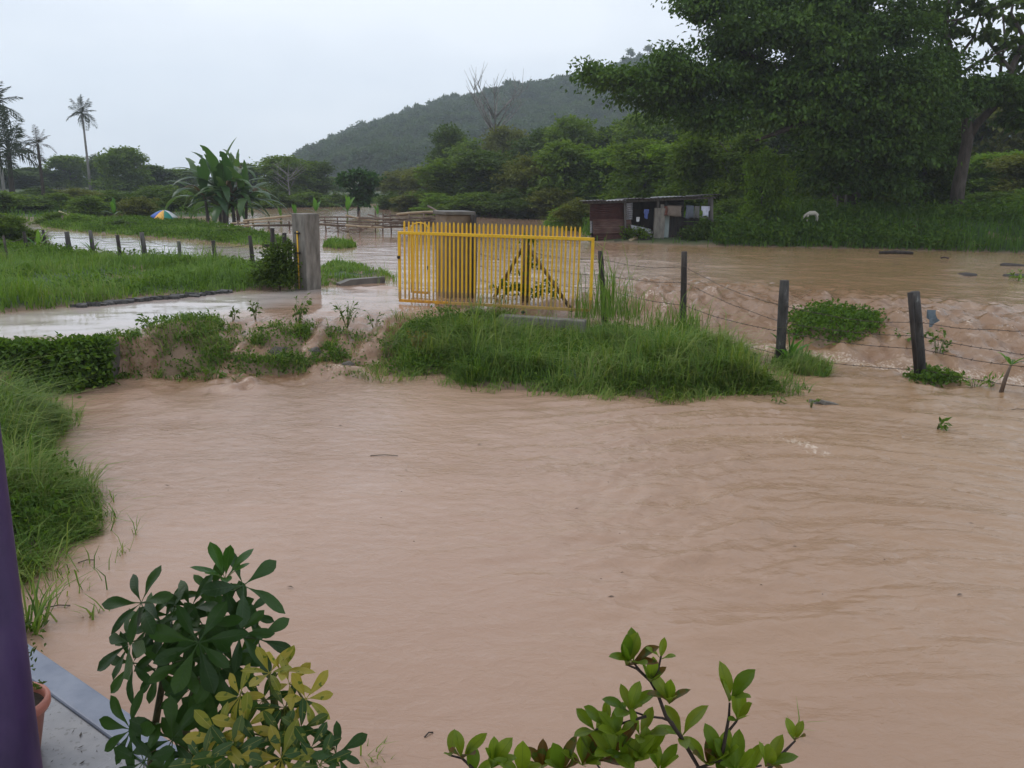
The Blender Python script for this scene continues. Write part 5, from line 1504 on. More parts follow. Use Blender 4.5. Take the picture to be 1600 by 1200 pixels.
# debris at the hut's foot
def plank(name, a, b, w, t, mat, lab, group='driftwood at the foot of the hut'):
    o = MB().bar((0, 0, 0), Vector(b) - Vector(a), w, t).obj(name, M[mat], loc=a)
    bevel(o, .008); return tag(o, lab, 'driftwood', group)
plank('plank', h0 + HP(1006, 379, -.6), h0 + HP(1020, 362, -.2), .09, .04, 'wood_grey', 'plank leaning up against the concrete panel of the hut')
plank('plank', h0 + HP(983, 378, -.7), h0 + HP(994, 371, -.3), .2, .10, 'bamboo', 'pale broken log end at the foot of the hut')
plank('plank', h0 + HP(991, 377, -.6), h0 + HP(1018, 375, -.5), .12, .12, 'wood_dark', 'dark log lying along the foot of the hut')
plank('plank', h0 + HP(960, 378, -.6), h0 + HP(985, 376, -.4), .1, .1, 'wood_dark', 'dark plank lying left of the pale log end')
plank('plank', h0 + HP(1000, 371, -.5), h0 + HP(1017, 366, -.3), .08, .05, 'wood_grey', 'short grey board in the heap under the leaning sheet')
plank('plank', h0 + HP(1052, 379, -.4), h0 + HP(1075, 377, -.2), .1, .08, 'wood_grey', 'grey board at the water below the hut door')
e = tag(empty('weed_bush', h0 + HP(1000, 368, -.4)), 'small green weed growing from the driftwood before the hut', 'bush')
V, F = crown([((0, 0, .1), (.35, .25, .2)), ((-.55, .1, .05), (.2, .2, .35))], 70, 9, .12, .07, np.random.default_rng(8), spread=.1)
link('foliage', mesh_np('foliage', V, F, M['tree_mid']), e)
e = tag(empty('weed_bush', h0 + HP(1092, 366, -.4)), 'dark weed bush spilling out right of the hut door', 'bush')
V, F = crown([((0, 0, .0), (.6, .5, .3)), ((.4, .1, .25), (.4, .4, .25)), ((-.3, 0, -.1), (.4, .4, .2))], 150, 10, .15, .08, np.random.default_rng(9), spread=.14)
link('foliage', mesh_np('foliage', V, F, M['tree_dark']), e)

# ------------------------------------------------------------------ white goat on the bank
def skinned(name, V, E, rad, mat, parent, root=0, lev=2):
    me = bpy.data.meshes.new(name); me.from_pydata(V, E, []); me.update()
    o = link(name, me, parent, mat)
    o.modifiers.new('skin', 'SKIN')
    sub = o.modifiers.new('sub', 'SUBSURF'); sub.levels = lev; sub.render_levels = lev
    sv = me.skin_vertices[0].data
    for i, r in enumerate(rad):
        sv[i].radius = (r, r) if not isinstance(r, tuple) else r
        sv[i].use_root = (i == root)
    return o
gp = AT(1268, 342, 38.0)
gz_ = Tz(gp.x, 38.0)
goat = tag(empty('goat', (gp.x, 38.0, max(gz_, gp.z - .12)), 0), 'small white goat grazing with lowered head on the grassy bank', 'goat')
m_goat = m_rough('goat_hair', (.36, .32, .26), (.50, .46, .39), scale=16, rough=.95, bs=.5, bd=.01)
k = .86
V = [(.0, 0, .42), (.14, 0, .43), (.25, 0, .41), (-.13, 0, .42), (-.24, 0, .42), (-.33, 0, .33), (-.40, 0, .22), (-.46, 0, .15), (-.53, 0, .10), (.32, 0, .38), (.35, 0, .30),
     (-.21, .07, .33), (-.21, .075, .18), (-.20, .075, .0), (-.21, -.07, .33), (-.22, -.075, .18), (-.23, -.075, .0),
     (.22, .07, .32), (.27, .075, .19), (.24, .075, .0), (.24, -.07, .32), (.29, -.075, .19), (.27, -.075, .0)]
E = [(0, 1), (1, 2), (0, 3), (3, 4), (4, 5), (5, 6), (6, 7), (7, 8), (2, 9), (9, 10), (4, 11), (11, 12), (12, 13), (4, 14), (14, 15), (15, 16), (2, 17), (17, 18), (18, 19), (2, 20), (20, 21), (21, 22)]
rad = [.125, .125, .11, .12, .105, .065, .055, .05, .028, .025, .018, .05, .028, .02, .05, .028, .02, .06, .03, .02, .06, .03, .02]
skinned('body', [tuple(k * c for c in v) for v in V], E, [k * r for r in rad], m_goat, goat)
for s in (-1, 1):
    MB().add([(-.40 * k, s * .045, .25), (-.36 * k, s * .12, .24), (-.37 * k, s * .11, .20), (-.41 * k, s * .05, .21), (-.385 * k, s * .08, .215)], [(0, 1, 4), (1, 2, 4), (2, 3, 4), (3, 0, 4)], True).obj('ear', m_goat, goat)

# ------------------------------------------------------------------ rocks, floating things, small plants
def rock(px, py, z, w, h, lab, seed, mat='rock', name='rock', group='rocks in the washed bank', sink=.35):
    r = random.Random(seed)
    bm = bmesh.new(); bmesh.ops.create_icosphere(bm, subdivisions=3, radius=1)
    for v in bm.verts:
        n_ = float(fbm(np.array([v.co.x * 1.3 + seed]), np.array([v.co.y * 1.3 + v.co.z * 1.7]), 3, seed)[0])
        v.co *= 1 + .5 * n_
        v.co.x *= w; v.co.y *= w * .75; v.co.z *= h
        v.co.z = max(v.co.z, -h * .6)
    me = bpy.data.meshes.new(name); bm.to_mesh(me); bm.free()
    me.polygons.foreach_set('use_smooth', [True] * len(me.polygons))
    c = G(px, py, z); c.z -= h * sink * .3
    return tag(link(name, me, mat=M[mat], loc=c, rot=(0, 0, r.uniform(0, 6))), lab, 'rock', group)
rock(433, 556, -.38, .22, .17, 'largest grey stone in the middle of the water falls', 1)
rock(402, 562, -.42, .26, .2, 'rounded muddy stone left of the largest grey stone', 2)
rock(490, 552, -.34, .16, .10, 'small dark stone right of the largest grey stone', 3)
rock(542, 572, -.48, .14, .08, 'flat dark stone at the foot of the right hand fall', 4)
rock(100, 586, -.50, .24, .22, 'grey stone at the water under the leafy left bank', 5)
rock(128, 590, -.52, .2, .16, 'smaller grey stone right of the one under the leafy bank', 6)
rock(1512, 430, 0, .35, .07, 'dark drift lump far out in the river', 8, 'wood_dark', 'drift_lump', 'dark drift in the river')
rock(1582, 415, 0, .4, .09, 'dark drift heap by the right edge of the river', 9, 'wood_dark', 'drift_lump', 'dark drift in the river')
rock(1590, 432, 0, .4, .08, 'second dark drift heap below at the right edge', 10, 'wood_dark', 'drift_lump', 'dark drift in the river')
c = G(1400, 396, .02)
tag(MB().tube([(-.65, 0, .02), (0, .03, .06), (.65, 0, .03)], [.05, .07, .05], 8, jit=.1, rng=RN).obj('floating_log', M['wood_dark'], loc=c), 'dark log floating near the far right bank', 'log')
c = G(1476, 404, .01)
tag(MB().tube([(-.14, 0, .02), (0, .02, .05), (.15, 0, .02)], .03, 6).obj('floating_log', M['wood_dark'], loc=c), 'short dark stick floating right of the long log', 'log')
# broken road edge (dark stones along the left field)
mb = MB()
for i in range(60):
    t = i / 59
    c = G(118 + 240 * t + RN.uniform(-4, 4), 478 - 23 * t + RN.uniform(-.8, 1.2), .03)
    mb.box(c + Vector((0, 0, -.02)), (RN.uniform(.08, .3), RN.uniform(.05, .12), RN.uniform(.06, .13)), m=Matrix.Rotation(RN.uniform(-.5, .5), 3, 'Z') @ Matrix.Rotation(RN.uniform(-.3, .3), 3, 'X'))
tag(mb.obj('road_edge', m_rough('road_stone', (.03, .028, .026), (.10, .095, .09), scale=14, rough=.8)), 'broken dark road edge between the left field and flooded road', 'road edge', kind='stuff')
# two flat bricks in the pool
for px, py, rz, lab in ((1275, 629, .5, 'left one of two flat grey slabs poking out of the water'), (1296, 631, .35, 'right and larger of two flat grey slabs poking out of the water')):
    c = G(px, py, LOW + .015)
    o = MB().box((0, 0, 0), (.16 if px < 1280 else .24, .13, .06), m=Matrix.Rotation(rz, 3, 'Z') @ Matrix.Rotation(.25, 3, 'Y')).obj('slab', M['concrete_wet'], loc=c)
    bevel(o, .01); tag(o, lab, 'slab', 'flat slabs in the pool')
def weed(px, py, z, h, n, lab, mat='weed', L=.07, Wd=.04, seed=1, name='weed_plant', r=.10, stems=4):
    g = np.random.default_rng(seed)
    c = G(px, py, z)
    e = tag(empty(name, c), lab, 'plant')
    mb = MB()
    P = []
    for i in range(stems):
        a = g.uniform(0, 6.28); tp = Vector((math.cos(a) * r, math.sin(a) * r * .7, h * g.uniform(.6, 1.1)))
        mb.tube([(0, 0, -.08), tp * .5 + Vector((0, 0, .04)), tp], [.006, .005, .003], 4)
        for j in range(max(1, n // stems)):
            P.append(tp * g.uniform(.3, 1.05) + Vector(g.normal(size=3) * .015))
    mb.obj('stem', M['weedstem'], e)
    P = np.array([tuple(p) for p in P])
    D = np.column_stack([P[:, 0], P[:, 1], 0 * P[:, 0] + .02]) / max(r, .01) + g.normal(size=P.shape) * .6
    V, F = kites(P, D, L, Wd, g)
    link('foliage', mesh_np('foliage', V, F, M[mat]), e)
    return e
weed(399, 497, 0, .32, 26, 'small dark seedling at the road edge above the water falls', 'tree_dark', .09, .05, 2)
weed(364, 500, 0, .18, 22, 'low dark sprig at the road edge left of the seedling', 'tree_dark', .09, .05, 3)
weed(464, 505, -.03, .42, 70, 'leafy weed at the road edge below the concrete post', 'weed', .08, .045, 4, r=.2, stems=8)
weed(542, 508, -.05, .40, 80, 'thick weed tuft at the road edge before the kerb block', 'weed', .10, .03, 5, r=.2, stems=9)
weed(585, 512, -.1, .28, 30, 'thin weed sprig left of the island grass', 'weed', .07, .04, 6, r=.16)
weed(236, 522, -.1, .3, 40, 'leafy sprig at the left of the washed bank', 'weed', .09, .05, 7, r=.14, stems=6)
weed(605, 556, -.4, .34, 70, 'leafy weed at the left end of the grass mound', 'weed', .07, .04, 8, r=.2, stems=8)
weed(653, 552, -.35, .42, 110, 'yellowing weed on the left of the grass mound', 'weed_yellow', .07, .03, 9, r=.12, stems=9)
weed(335, 597, LOW, .22, 16, 'small leafy sprig in the pool below the washed bank', 'weed', .10, .05, 10, r=.1)
weed(362, 598, LOW, .10, 10, 'flattened sprig in the pool right of the leafy sprig', 'weed', .14, .05, 11, r=.16)
weed(1213, 633, LOW, .12, 18, 'low water weed at the right tip of the grass mound', 'weed', .09, .025, 12, r=.12)
weed(1267, 637, LOW, .10, 10, 'tiny green shoot beside the flat slabs', 'weed', .06, .03, 13, r=.04)
weed(1463, 669, LOW, .10, 18, 'small floating leafy sprig on the pool at the right', 'weed', .12, .04, 14, r=.12)
weed(1522, 605, LOW, .14, 22, 'pale weeds in the water left of the broken banana stem', 'grass_field', .12, .03, 15, r=.2)
weed(1550, 608, LOW, .2, 20, 'light shoot at the foot of the broken banana stem', 'grass_field', .14, .04, 16, r=.1)
weed(1600, 622, LOW, .3, 40, 'dark weed in the water at the right edge', 'tree_dark', .09, .05, 17, r=.14)
weed(1465, 560, -.42, .5, 60, 'green weed climbing just behind the split post', 'weed', .09, .05, 18, r=.18, stems=7)
weed(1420, 545, -.38, .3, 70, 'weed clump in the rapids left of the split post', 'weed', .08, .045, 19, r=.26, stems=9)
weed(1590, 440, 0, .3, 40, 'weed tuft far out in the river by the right edge', 'grass_field', .2, .05, 20, r=.3)
# seedlings with strap leaves
def strap(px, py, z, leaves, L, lab, seed, mat='banana_young', stem=None, bend=(1,)):
    c = G(px, py, z); r = random.Random(seed)
    e = tag(empty('seedling', c), lab, 'plant')
    if stem: MB().tube([(0, 0, -.15), Vector(stem) * .5, stem], [.035, .03, .018], 7).obj('stem', M['bamboo_dark'], e)
    for i in range(leaves):
        link('leaf', (BY + BL)[bend[i % len(bend)]], e, loc=stem or (0, 0, -.02), rot=(0, 0, i * 2.3 + r.uniform(-.4, .4) + seed), scale=(L * r.uniform(.75, 1.1), L * .62, L))
    return e
strap(1233, 566, -.5, 8, .62, 'bright palm seedling at the foot of the lichen fence post', 2, bend=(1, 2, 2, 0))
strap(1562, 614, LOW, 5, .36, 'broken banana stem with drooping yellow leaves in the water', 4, stem=(.10, 0, .42), bend=(2, 6, 2))
strap(145, 398, .12, 6, .5, 'bright yellow green shoot by a weathered left fence post', 5, bend=(0, 1, 1))
strap(60, 388, .12, 4, .8, 'shoot with one long slanting leaf by the left fence', 7, bend=(1, 2))
# grass tufts standing in the pool by the near left bank
def pool_tuft(px, py, n, h, lab, seed, w=.006, r=.05, lean=.5, bend=.5):
    g = np.random.default_rng(seed); c = G(px, py, LOW)
    P = np.column_stack([g.normal(size=(n, 2)) * r, np.full(n, -.06)])
    V, F = blades(P, h + .06, w, g, lean, bend)
    o = link('grass_tuft', mesh_np('grass_tuft', V, F, M['grass']), loc=c)
    return tag(o, lab, 'grass tuft', 'grass tufts in the shallow flood')
pool_tuft(148, 960, 13, .13, 'dark splayed grass tuft left of the big foreground plant', 1, .008, .06, .9, .3)
pool_tuft(192, 862, 12, .13, 'small upright grass tuft alone in the pool', 2, .004, .03)
pool_tuft(212, 833, 6, .16, 'single thin grass shoot rightmost in the pool', 3, .004, .015)
pool_tuft(112, 900, 26, .22, 'loose drowned grass at the lower end of the near bank', 4, .005, .14)
pool_tuft(85, 930, 30, .22, 'loose drowned grass lowest below the near bank', 5, .005, .14)
pool_tuft(42, 985, 60, .24, 'grass tuft between purple pillar and water', 6, .009, .06, .7, .5)
pool_tuft(142, 812, 40, .2, 'thin grass at the outer tip of the near bank', 7, .005, .1)
pool_tuft(165, 880, 8, .1, 'sparse shoots between the bank and the upright tuft', 8, .004, .08)
pool_tuft(590, 1192, 14, .12, 'thin grass in the water at the bottom edge', 9, .005, .05)
pool_tuft(1245, 1150, 8, .14, 'faint thin shoot in the water right of the foreground shrub', 10, .004, .02)
# specks of plant litter carried on the pool
mb = MB()
for i in range(46):
    c = G(RN.uniform(110, 1590), 610 + 330 * RN.random() ** 1.4, LOW + .012)
    if LANDS['left_grass'].sd(np.array([c.x]), np.array([c.y]))[0] > -.1 or LANDS['island'].sd(np.array([c.x]), np.array([c.y]))[0] > -.1 or (c.x + c.y) < 3.2: continue
    a = RN.uniform(-.5, .5); l = .008 + .03 * RN.random() ** 3
    d = Vector((math.cos(a), math.sin(a), 0)) * l; w = Vector((-d.y, d.x, 0)) * RN.uniform(.08, .35)
    mb.add([c - d, c + w + Vector((0, 0, .006)), c + d, c - w + Vector((0, 0, .004))], [(0, 1, 2), (0, 2, 3)])
tag(mb.obj('floating_litter', M['bamboo_dark']), 'scattered specks of plant litter drifting on the brown pool', 'litter', kind='stuff')
# drifting twigs
for i, (px, py, l, a, lab) in enumerate(((90, 948, .16, .3, 'dark twig drifting near the purple pillar'), (135, 877, .12, .5, 'thin twig drifting below the near grass bank'), (600, 712, .3, .05, 'longest dark drifting twig in the middle of the pool'), (670, 1148, .06, .8, 'tiny twig floating at the bottom of the pool'), (1205, 622, .3, .2, 'twig by the right tip of the grass mound'), (1590, 640, .2, .2, 'twig drifting at the right edge of the pool'))):
    c = G(px, py, LOW + .005)
    d = Vector((math.cos(a), math.sin(a), 0)) * l / 2
    tag(MB().tube([-d, (0, .01, .008), d], .004, 5).obj('twig', M['wood_dark'], loc=c), lab, 'twig', 'twigs drifting on the pool')
# ------------------------------------------------------------------ porch corner: slab, pillar, pot
SLZ = -.43
s0, s1 = G(33, 1000, SLZ), G(262, 1158, SLZ)
sd = (s1 - s0).normalized(); sn = Vector((sd.y, -sd.x, 0))
if sn.y > 0: sn = -sn
P0, P1 = s0 - sd * 3.0, s1 + sd * 5.0
m_slab, nt, p = mat_new('slab_concrete')
n1 = noise(nt, scale=3.5, detail=7, rough=.65); n2 = noise(nt, scale=30, detail=4); n3 = noise(nt, scale=1.1, detail=3)
c = ramp(nt, n1, [(.3, (.13, .125, .13)), (.55, (.20, .195, .20)), (.75, (.26, .25, .245))])
c = mixc(nt, mth(nt, 'MULTIPLY', mth(nt, 'GREATER_THAN', n2, .62), .5), c, (.07, .06, .05))
nt.links.new(c, p.inputs['Base Color'])
nt.links.new(mth(nt, 'MULTIPLY_ADD', n3, .9, -.1), p.inputs['Roughness'])
nt.links.new(bump(nt, n2, .25, .004), p.inputs['Normal'])
mb = prism([(q.x, q.y) for q in (P0 + sn * .17, P0 + sn * 4.5, P1 + sn * 4.5, P1 + sn * .17)], SLZ - .6, SLZ)
slab = tag(bevel(mb.obj('porch_slab', m_slab), .01), 'grey concrete porch slab at the lower left', 'floor', kind='structure')
m_kerb = m_rough('painted_kerb', (.13, .15, .20), (.19, .21, .26), scale=5, rough=.45, bs=.2, bd=.003)
mb = prism([(q.x, q.y) for q in (P0, P0 + sn * .168, P1 + sn * .168, P1)], SLZ - .6, SLZ + .015)
tag(bevel(mb.obj('slab_edge', m_kerb), .012), 'blue grey painted edge strip of the porch slab', 'floor edge', kind='structure')
# litter on the slab
lit = MB()
for i in range(34):
    c = G(RN.uniform(70, 240), RN.uniform(1080, 1200), SLZ + .006)
    if (c - s0).dot(sn) < .2: continue
    a = RN.uniform(0, 6.28); l = RN.uniform(.005, .022)
    d = Vector((math.cos(a), math.sin(a), 0)) * l
    w = Vector((-d.y, d.x, 0)) * RN.uniform(.06, .4)
    lit.add([c - d, c + w, c + d + Vector((0, 0, .006)), c - w], [(0, 1, 2, 3)])
tag(lit.obj('leaf_litter', M['wood_dark']), 'bits of dark leaf litter on the porch slab', 'litter', kind='stuff')
# porch roof overhead, carried by the pillar (above the picture)
RF = s0 + sd * 1.3
mb = prism([(q.x, q.y) for q in (RF + sn * .1, RF + sn * 4.5, P1 + sn * 4.5, P1 + sn * .1)], 3.5, 3.62)
tag(mb.obj('porch_roof', m_rough('roof_underside', (.28, .27, .26), (.34, .33, .32), scale=3, rough=.8)), 'flat porch roof carried by the purple pillar', 'roof', kind='structure')
# purple pillar
pc = AT(-14, 985, 2.05); 
edge_b, edge_t = AT(47, 1200, 2.05), AT(8, 840, 2.05)
rp = .13
px_c = AT(27, 985, 2.05).x - rp
pil = tag(empty('porch_pillar', (px_c, 2.05, SLZ)), 'round purple painted porch pillar at the left edge', 'pillar')
m_pur = m_rough('purple_paint', (.040, .018, .075), (.075, .036, .125), scale=7, rough=.45, bs=.15, bd=.002, c3=(.10, .06, .15), sc=(1, 1, .5))
MB().lathe([(rp * 1.3, 0), (rp * 1.3, .06), (rp, .075), (rp, SLZ * -1 + 3.5)], 40).obj('shaft', m_pur, pil)
# flower pot with soil and a straggly plant
pp = G(28, 1178, SLZ)
pot = tag(empty('flower_pot', (pp.x, pp.y, SLZ)), 'terracotta coloured flower pot half hidden by the purple pillar', 'flower pot')
m_ter = m_rough('terracotta', (.34, .12, .085), (.42, .16, .11), scale=6, rough=.5, bs=.15, bd=.003)
MB().lathe([(0, 0), (.10, 0), (.145, .24), (.165, .245), (.172, .26), (.172, .29), (.165, .302), (.15, .30), (.145, .27), (.14, .24)], 40).obj('body', m_ter, pot)
MB().lathe([(0, .262), (.08, .27), (.143, .258)], 24).obj('soil', m_rough('soil', (.02, .016, .012), (.045, .035, .025), scale=20, rough=.95, bs=.8), pot)
V, F = crown([((.0, 0, .32), (.11, .11, .06)), ((.03, .05, .42), (.1, .1, .12)), ((.02, .1, .56), (.09, .06, .1))], 34, 6, .04, .018, np.random.default_rng(2), spread=.03)
link('foliage', mesh_np('foliage', V, F, M['tree_dark']), pot)
MB().tube([(0, 0, .25), (.02, .04, .42), (.0, .1, .6)], [.006, .005, .002], 5).tube([(0, 0, .25), (-.03, .02, .4), (.05, .06, .5)], [.005, .004, .002], 5).obj('stem', M['bark'], pot)

# ------------------------------------------------------------------ foreground plants with modelled leaves
def leaf_mesh(name, mat, wid=.34, fold=.22, curl=.35, obov=.62, seed=1, stalk=.12):
    """leaf of length 1 along +X, blade up +Z, broadest at obov"""
    n = 9
    vs, fs = [], []
    r = random.Random(seed)
    for i in range(n):
        t = i / (n - 1)
        tt = max(0, (t - stalk) / (1 - stalk))
        e = math.log(.5) / math.log(obov)
        w = wid * .5 * (math.sin(math.pi * tt ** e) ** .72 if 0 < tt < 1 else 0) + (.012 if t <= stalk else .004)
        z = -curl * t * t * .5
        for s in (-1, -.5, 0, .5, 1):
            vs.append((t, s * w, z + fold * abs(s) * w + (.02 * math.sin(t * 9 + s * 3 + seed) * abs(s) if 0 < tt < 1 else 0)))
    for i in range(n - 1):
        for k in range(4):
            fs.append((i * 5 + k, i * 5 + k + 1, i * 5 + k + 6, i * 5 + k + 5))
    me = bpy.data.meshes.new(name); me.from_pydata(vs, [], fs); me.materials.append(mat)
    me.polygons.foreach_set('use_smooth', [True] * len(fs)); me.update()
    return me
def m_bigleaf(name, cols, rough=.3, trans=.2, vein=(.12, .2, .05), blotch=None, spec=.5):
    m, nt, p = mat_new(name)
    rnd = nd(nt, 'ShaderNodeObjectInfo').outputs['Random']
    k = len(cols)
    col = ramp(nt, rnd, [(i / max(1, k - 1), c) for i, c in enumerate(cols)])
    oc = nd(nt, 'ShaderNodeTexCoord').outputs['Object']
    n = noise(nt, oc, scale=3.2, detail=3)
    if blotch:
        at_ = nd(nt, 'ShaderNodeTexCoord').outputs['Object']
        f = mth(nt, 'GREATER_THAN', noise(nt, oc, scale=2.6, detail=2, dist=.5), blotch[1])
        col = mixc(nt, f, col, blotch[0])
    col = mixc(nt, mth(nt, 'MULTIPLY', n, .5), col, mixc(nt, 1.0, col, (.55, .6, .5), 'MULTIPLY'))
    sep = nd(nt, 'ShaderNodeSeparateXYZ'); nt.links.new(oc, sep.inputs[0])
    mid = mth(nt, 'LESS_THAN', mth(nt, 'ABSOLUTE', sep.outputs[1]), .008)
    col = mixc(nt, mth(nt, 'MULTIPLY', mid, .6), col, vein)
    nt.links.new(col, p.inputs['Base Color'])
    # side veins as fine relief
    wv = mth(nt, 'SINE', mth(nt, 'MULTIPLY', mth(nt, 'SUBTRACT', sep.outputs[0], mth(nt, 'MULTIPLY', mth(nt, 'ABSOLUTE', sep.outputs[1]), .8)), 70))
    nt.links.new(bump(nt, wv, .05, .01), p.inputs['Normal'])
    p.inputs['Roughness'].default_value = rough
    p.inputs['Specular IOR Level'].default_value = spec * .7
    tr = nd(nt, 'ShaderNodeBsdfTranslucent'); nt.links.new(mixc(nt, 1.0, col, (1.3, 1.3, .6), 'MULTIPLY'), tr.inputs['Color'])
    ms = nd(nt, 'ShaderNodeMixShader'); ms.inputs[0].default_value = trans
    nt.links.new(p.outputs[0], ms.inputs[1]); nt.links.new(tr.outputs[0], ms.inputs[2])
    nt.links.new(ms.outputs[0], nt.nodes['Material Output'].inputs['Surface'])
    return m
ML_dark = m_bigleaf('umbrella_leaf', [(.024, .068, .011), (.036, .098, .014), (.058, .135, .018)], .42, .22, (.05, .10, .03))
ML_new = m_bigleaf('umbrella_leaf_new', [(.05, .15, .02), (.07, .18, .022)], .3, .3, (.10, .2, .04))
ML_yel = m_bigleaf('variegated_yellow', [(.45, .38, .05), (.52, .44, .07), (.36, .37, .05), (.25, .30, .04)], .4, .3, (.5, .45, .12), ((.16, .22, .03), .68))
ML_yg = m_bigleaf('variegated_green', [(.03, .085, .016), (.05, .12, .02), (.11, .17, .03)], .35, .2, (.3, .3, .06), ((.30, .31, .06), .68))
ML_shrub = m_bigleaf('shrub_leaf', [(.13, .23, .018), (.20, .31, .024), (.27, .38, .035), (.21, .27, .026)], .38, .38, (.12, .2, .03))
ML_red = m_bigleaf('shrub_leaf_old', [(.15, .13, .02), (.20, .10, .025), (.13, .065, .025)], .45, .25, (.2, .16, .04), ((.09, .14, .02), .55))
LS_ = {k: [leaf_mesh('leaflet', m, wid, .18, cu, ob, i, st) for i, (wid, cu, ob) in enumerate(((.31, .3, .66), (.27, .6, .62), (.33, .15, .68)))] for k, m, st in (('dark', ML_dark, .14), ('new', ML_new, .10), ('yel', ML_yel, .08), ('yg', ML_yg, .08))}
LSH = [leaf_mesh('leaf', ML_shrub, w, .3, c_, .6, i, .06) for i, (w, c_) in enumerate(((.40, .25), (.36, .5), (.44, -.1)))]
LSR = [leaf_mesh('leaf', ML_red, w, .3, c_, .58, i + 5, .06) for i, (w, c_) in enumerate(((.40, .4), (.34, .7)))]
def orient(xdir, up):
    x = Vector(xdir).normalized(); u = Vector(up)
    y = u.cross(x)
    if y.length < 1e-3: y = Vector((0, 1, 0))
    y.normalize(); z = x.cross(y)
    return Matrix((x, y, z)).transposed().to_quaternion()
def whorl(parent, hub, axis, n, L, kind, r, spread=1.15, arc=(0, 2 * math.pi), phase=None, tilt=.25):
    axis = Vector(axis).normalized()
    u = axis.orthogonal().normalized(); v = axis.cross(u)
    ph = r.uniform(0, 6.28) if phase is None else phase
    for i in range(n):
        a = ph + arc[0] + (arc[1] - arc[0]) * (i + .5) / n + r.uniform(-.12, .12)
        out = u * math.cos(a) + v * math.sin(a)
        d = out * math.sin(spread) + axis * math.cos(spread) + Vector((0, 0, -tilt * r.uniform(.5, 1.2)))
        link('leaflet', r.choice(LS_[kind]), parent, loc=hub, rot=orient(d, axis), scale=L * r.uniform(.82, 1.12))
CAMV = Vector((0, 0, CAM_Z))
sch = tag(empty('umbrella_plant', G(262, 1195, SLZ) * 0 + Vector((AT(236, 1190, 2.25).x, 2.25, SLZ))), 'dark green umbrella plant with hand shaped glossy leaves', 'potted plant')
O = sch.location
r = random.Random(77)
def plantpot(parent, off=(0, 0, 0)):
    MB().lathe([(0, 0), (.12, 0), (.165, .27), (.19, .275), (.19, .31), (.165, .31), (.155, .27), (0, .265)], 28, off).obj('pot', m_ter, parent)
plantpot(sch)
stemA = [AT(236, 1190, 2.25), AT(243, 1130, 2.25), AT(255, 1060, 2.25), AT(268, 1000, 2.26), AT(300, 960, 2.3), AT(345, 925, 2.34)]
stemB = [AT(285, 1190, 2.3), AT(292, 1120, 2.3), AT(310, 1060, 2.32), AT(318, 1010, 2.34), AT(355, 950, 2.36), AT(352, 905, 2.38)]
base = Vector((O.x, O.y, SLZ + .25))
mb = MB().tube([base - O] + [q - O for q in stemA], [.014, .012, .011, .010, .008, .006, .004], 8)
mb.tube([base + Vector((.04, .02, 0)) - O] + [q - O for q in stemB], [.018, .016, .014, .012, .008, .006, .004], 8)
mb.obj('stem', m_rough('plant_stem', (.05, .045, .02), (.10, .09, .035), scale=20, rough=.7), sch)
HUBS = [  # px, py, Y, n, leaflet px, spread, kind, axis bias (x, y, z)
 (221, 942, 2.20, 7, 64, 1.2, 'dark', (-.35, -.7, .75)), (352, 905, 2.30, 7, 54, .55, 'new', (.05, -.15, 1)), (380, 915, 2.33, 5, 66, 1.15, 'dark', (.7, -.4, .7)),
 (298, 950, 2.25, 7, 52, 1.0, 'dark', (-.15, -.5, .9)), (330, 930, 2.32, 7, 50, 1.0, 'dark', (.1, -.4, .9)), (255, 975, 2.22, 7, 50, 1.15, 'dark', (-.3, -.6, .7)),
 (204, 1004, 2.18, 7, 62, 1.2, 'dark', (-.6, -.6, .5)), (310, 1004, 2.14, 8, 68, 1.25, 'dark', (.05, -.85, .5)), (345, 960, 2.28, 7, 52, 1.1, 'dark', (.3, -.5, .7)),
 (402, 998, 2.30, 6, 54, 1.15, 'dark', (.6, -.5, .6)), (375, 990, 2.24, 7, 52, 1.15, 'dark', (.4, -.6, .6)), (290, 1030, 2.16, 7, 52, 1.2, 'dark', (0, -.7, .5)),
 (208, 1036, 2.2, 6, 50, 1.25, 'dark', (-.5, -.7, .3)), (340, 1040, 2.2, 7, 58, 1.25, 'dark', (.2, -.8, .3)), (300, 1075, 2.26, 7, 56, 1.25, 'dark', (.1, -.8, .2)),
 (350, 1090, 2.3, 7, 54, 1.2, 'dark', (.4, -.7, .3)), (262, 1010, 2.24, 7, 48, 1.15, 'dark', (-.2, -.6, .7)), (205, 1140, 2.12, 8, 54, 1.2, 'dark', (-.4, -.8, .4)),
 (270, 1155, 2.1, 8, 58, 1.2, 'dark', (.1, -.8, .5)), (300, 1180, 2.1, 8, 60, 1.2, 'dark', (.3, -.7, .6)), (225, 1190, 2.06, 8, 56, 1.2, 'dark', (-.3, -.7, .6)), (335, 1120, 2.24, 7, 54, 1.2, 'dark', (.2, -.7, .5)), (232, 975, 2.26, 7, 48, 1.2, 'dark', (-.3, -.6, .6)), (270, 960, 2.3, 7, 46, 1.1, 'dark', (-.1, -.5, .8)), (365, 1040, 2.28, 7, 52, 1.2, 'dark', (.4, -.6, .4)), (320, 1060, 2.22, 7, 54, 1.2, 'dark', (.1, -.8, .3)), (385, 960, 2.34, 6, 48, 1.1, 'dark', (.5, -.4, .7)), (330, 1165, 2.16, 8, 56, 1.2, 'dark', (.2, -.7, .6)), (250, 1045, 2.26, 7, 46, 1.2, 'dark', (-.3, -.7, .3)), (320, 980, 2.2, 7, 50, 1.1, 'dark', (.1, -.6, .7)), (285, 985, 2.3, 7, 50, 1.1, 'dark', (0, -.4, .9))]
allstem = [q for q in stemA + stemB]
pet = MB()
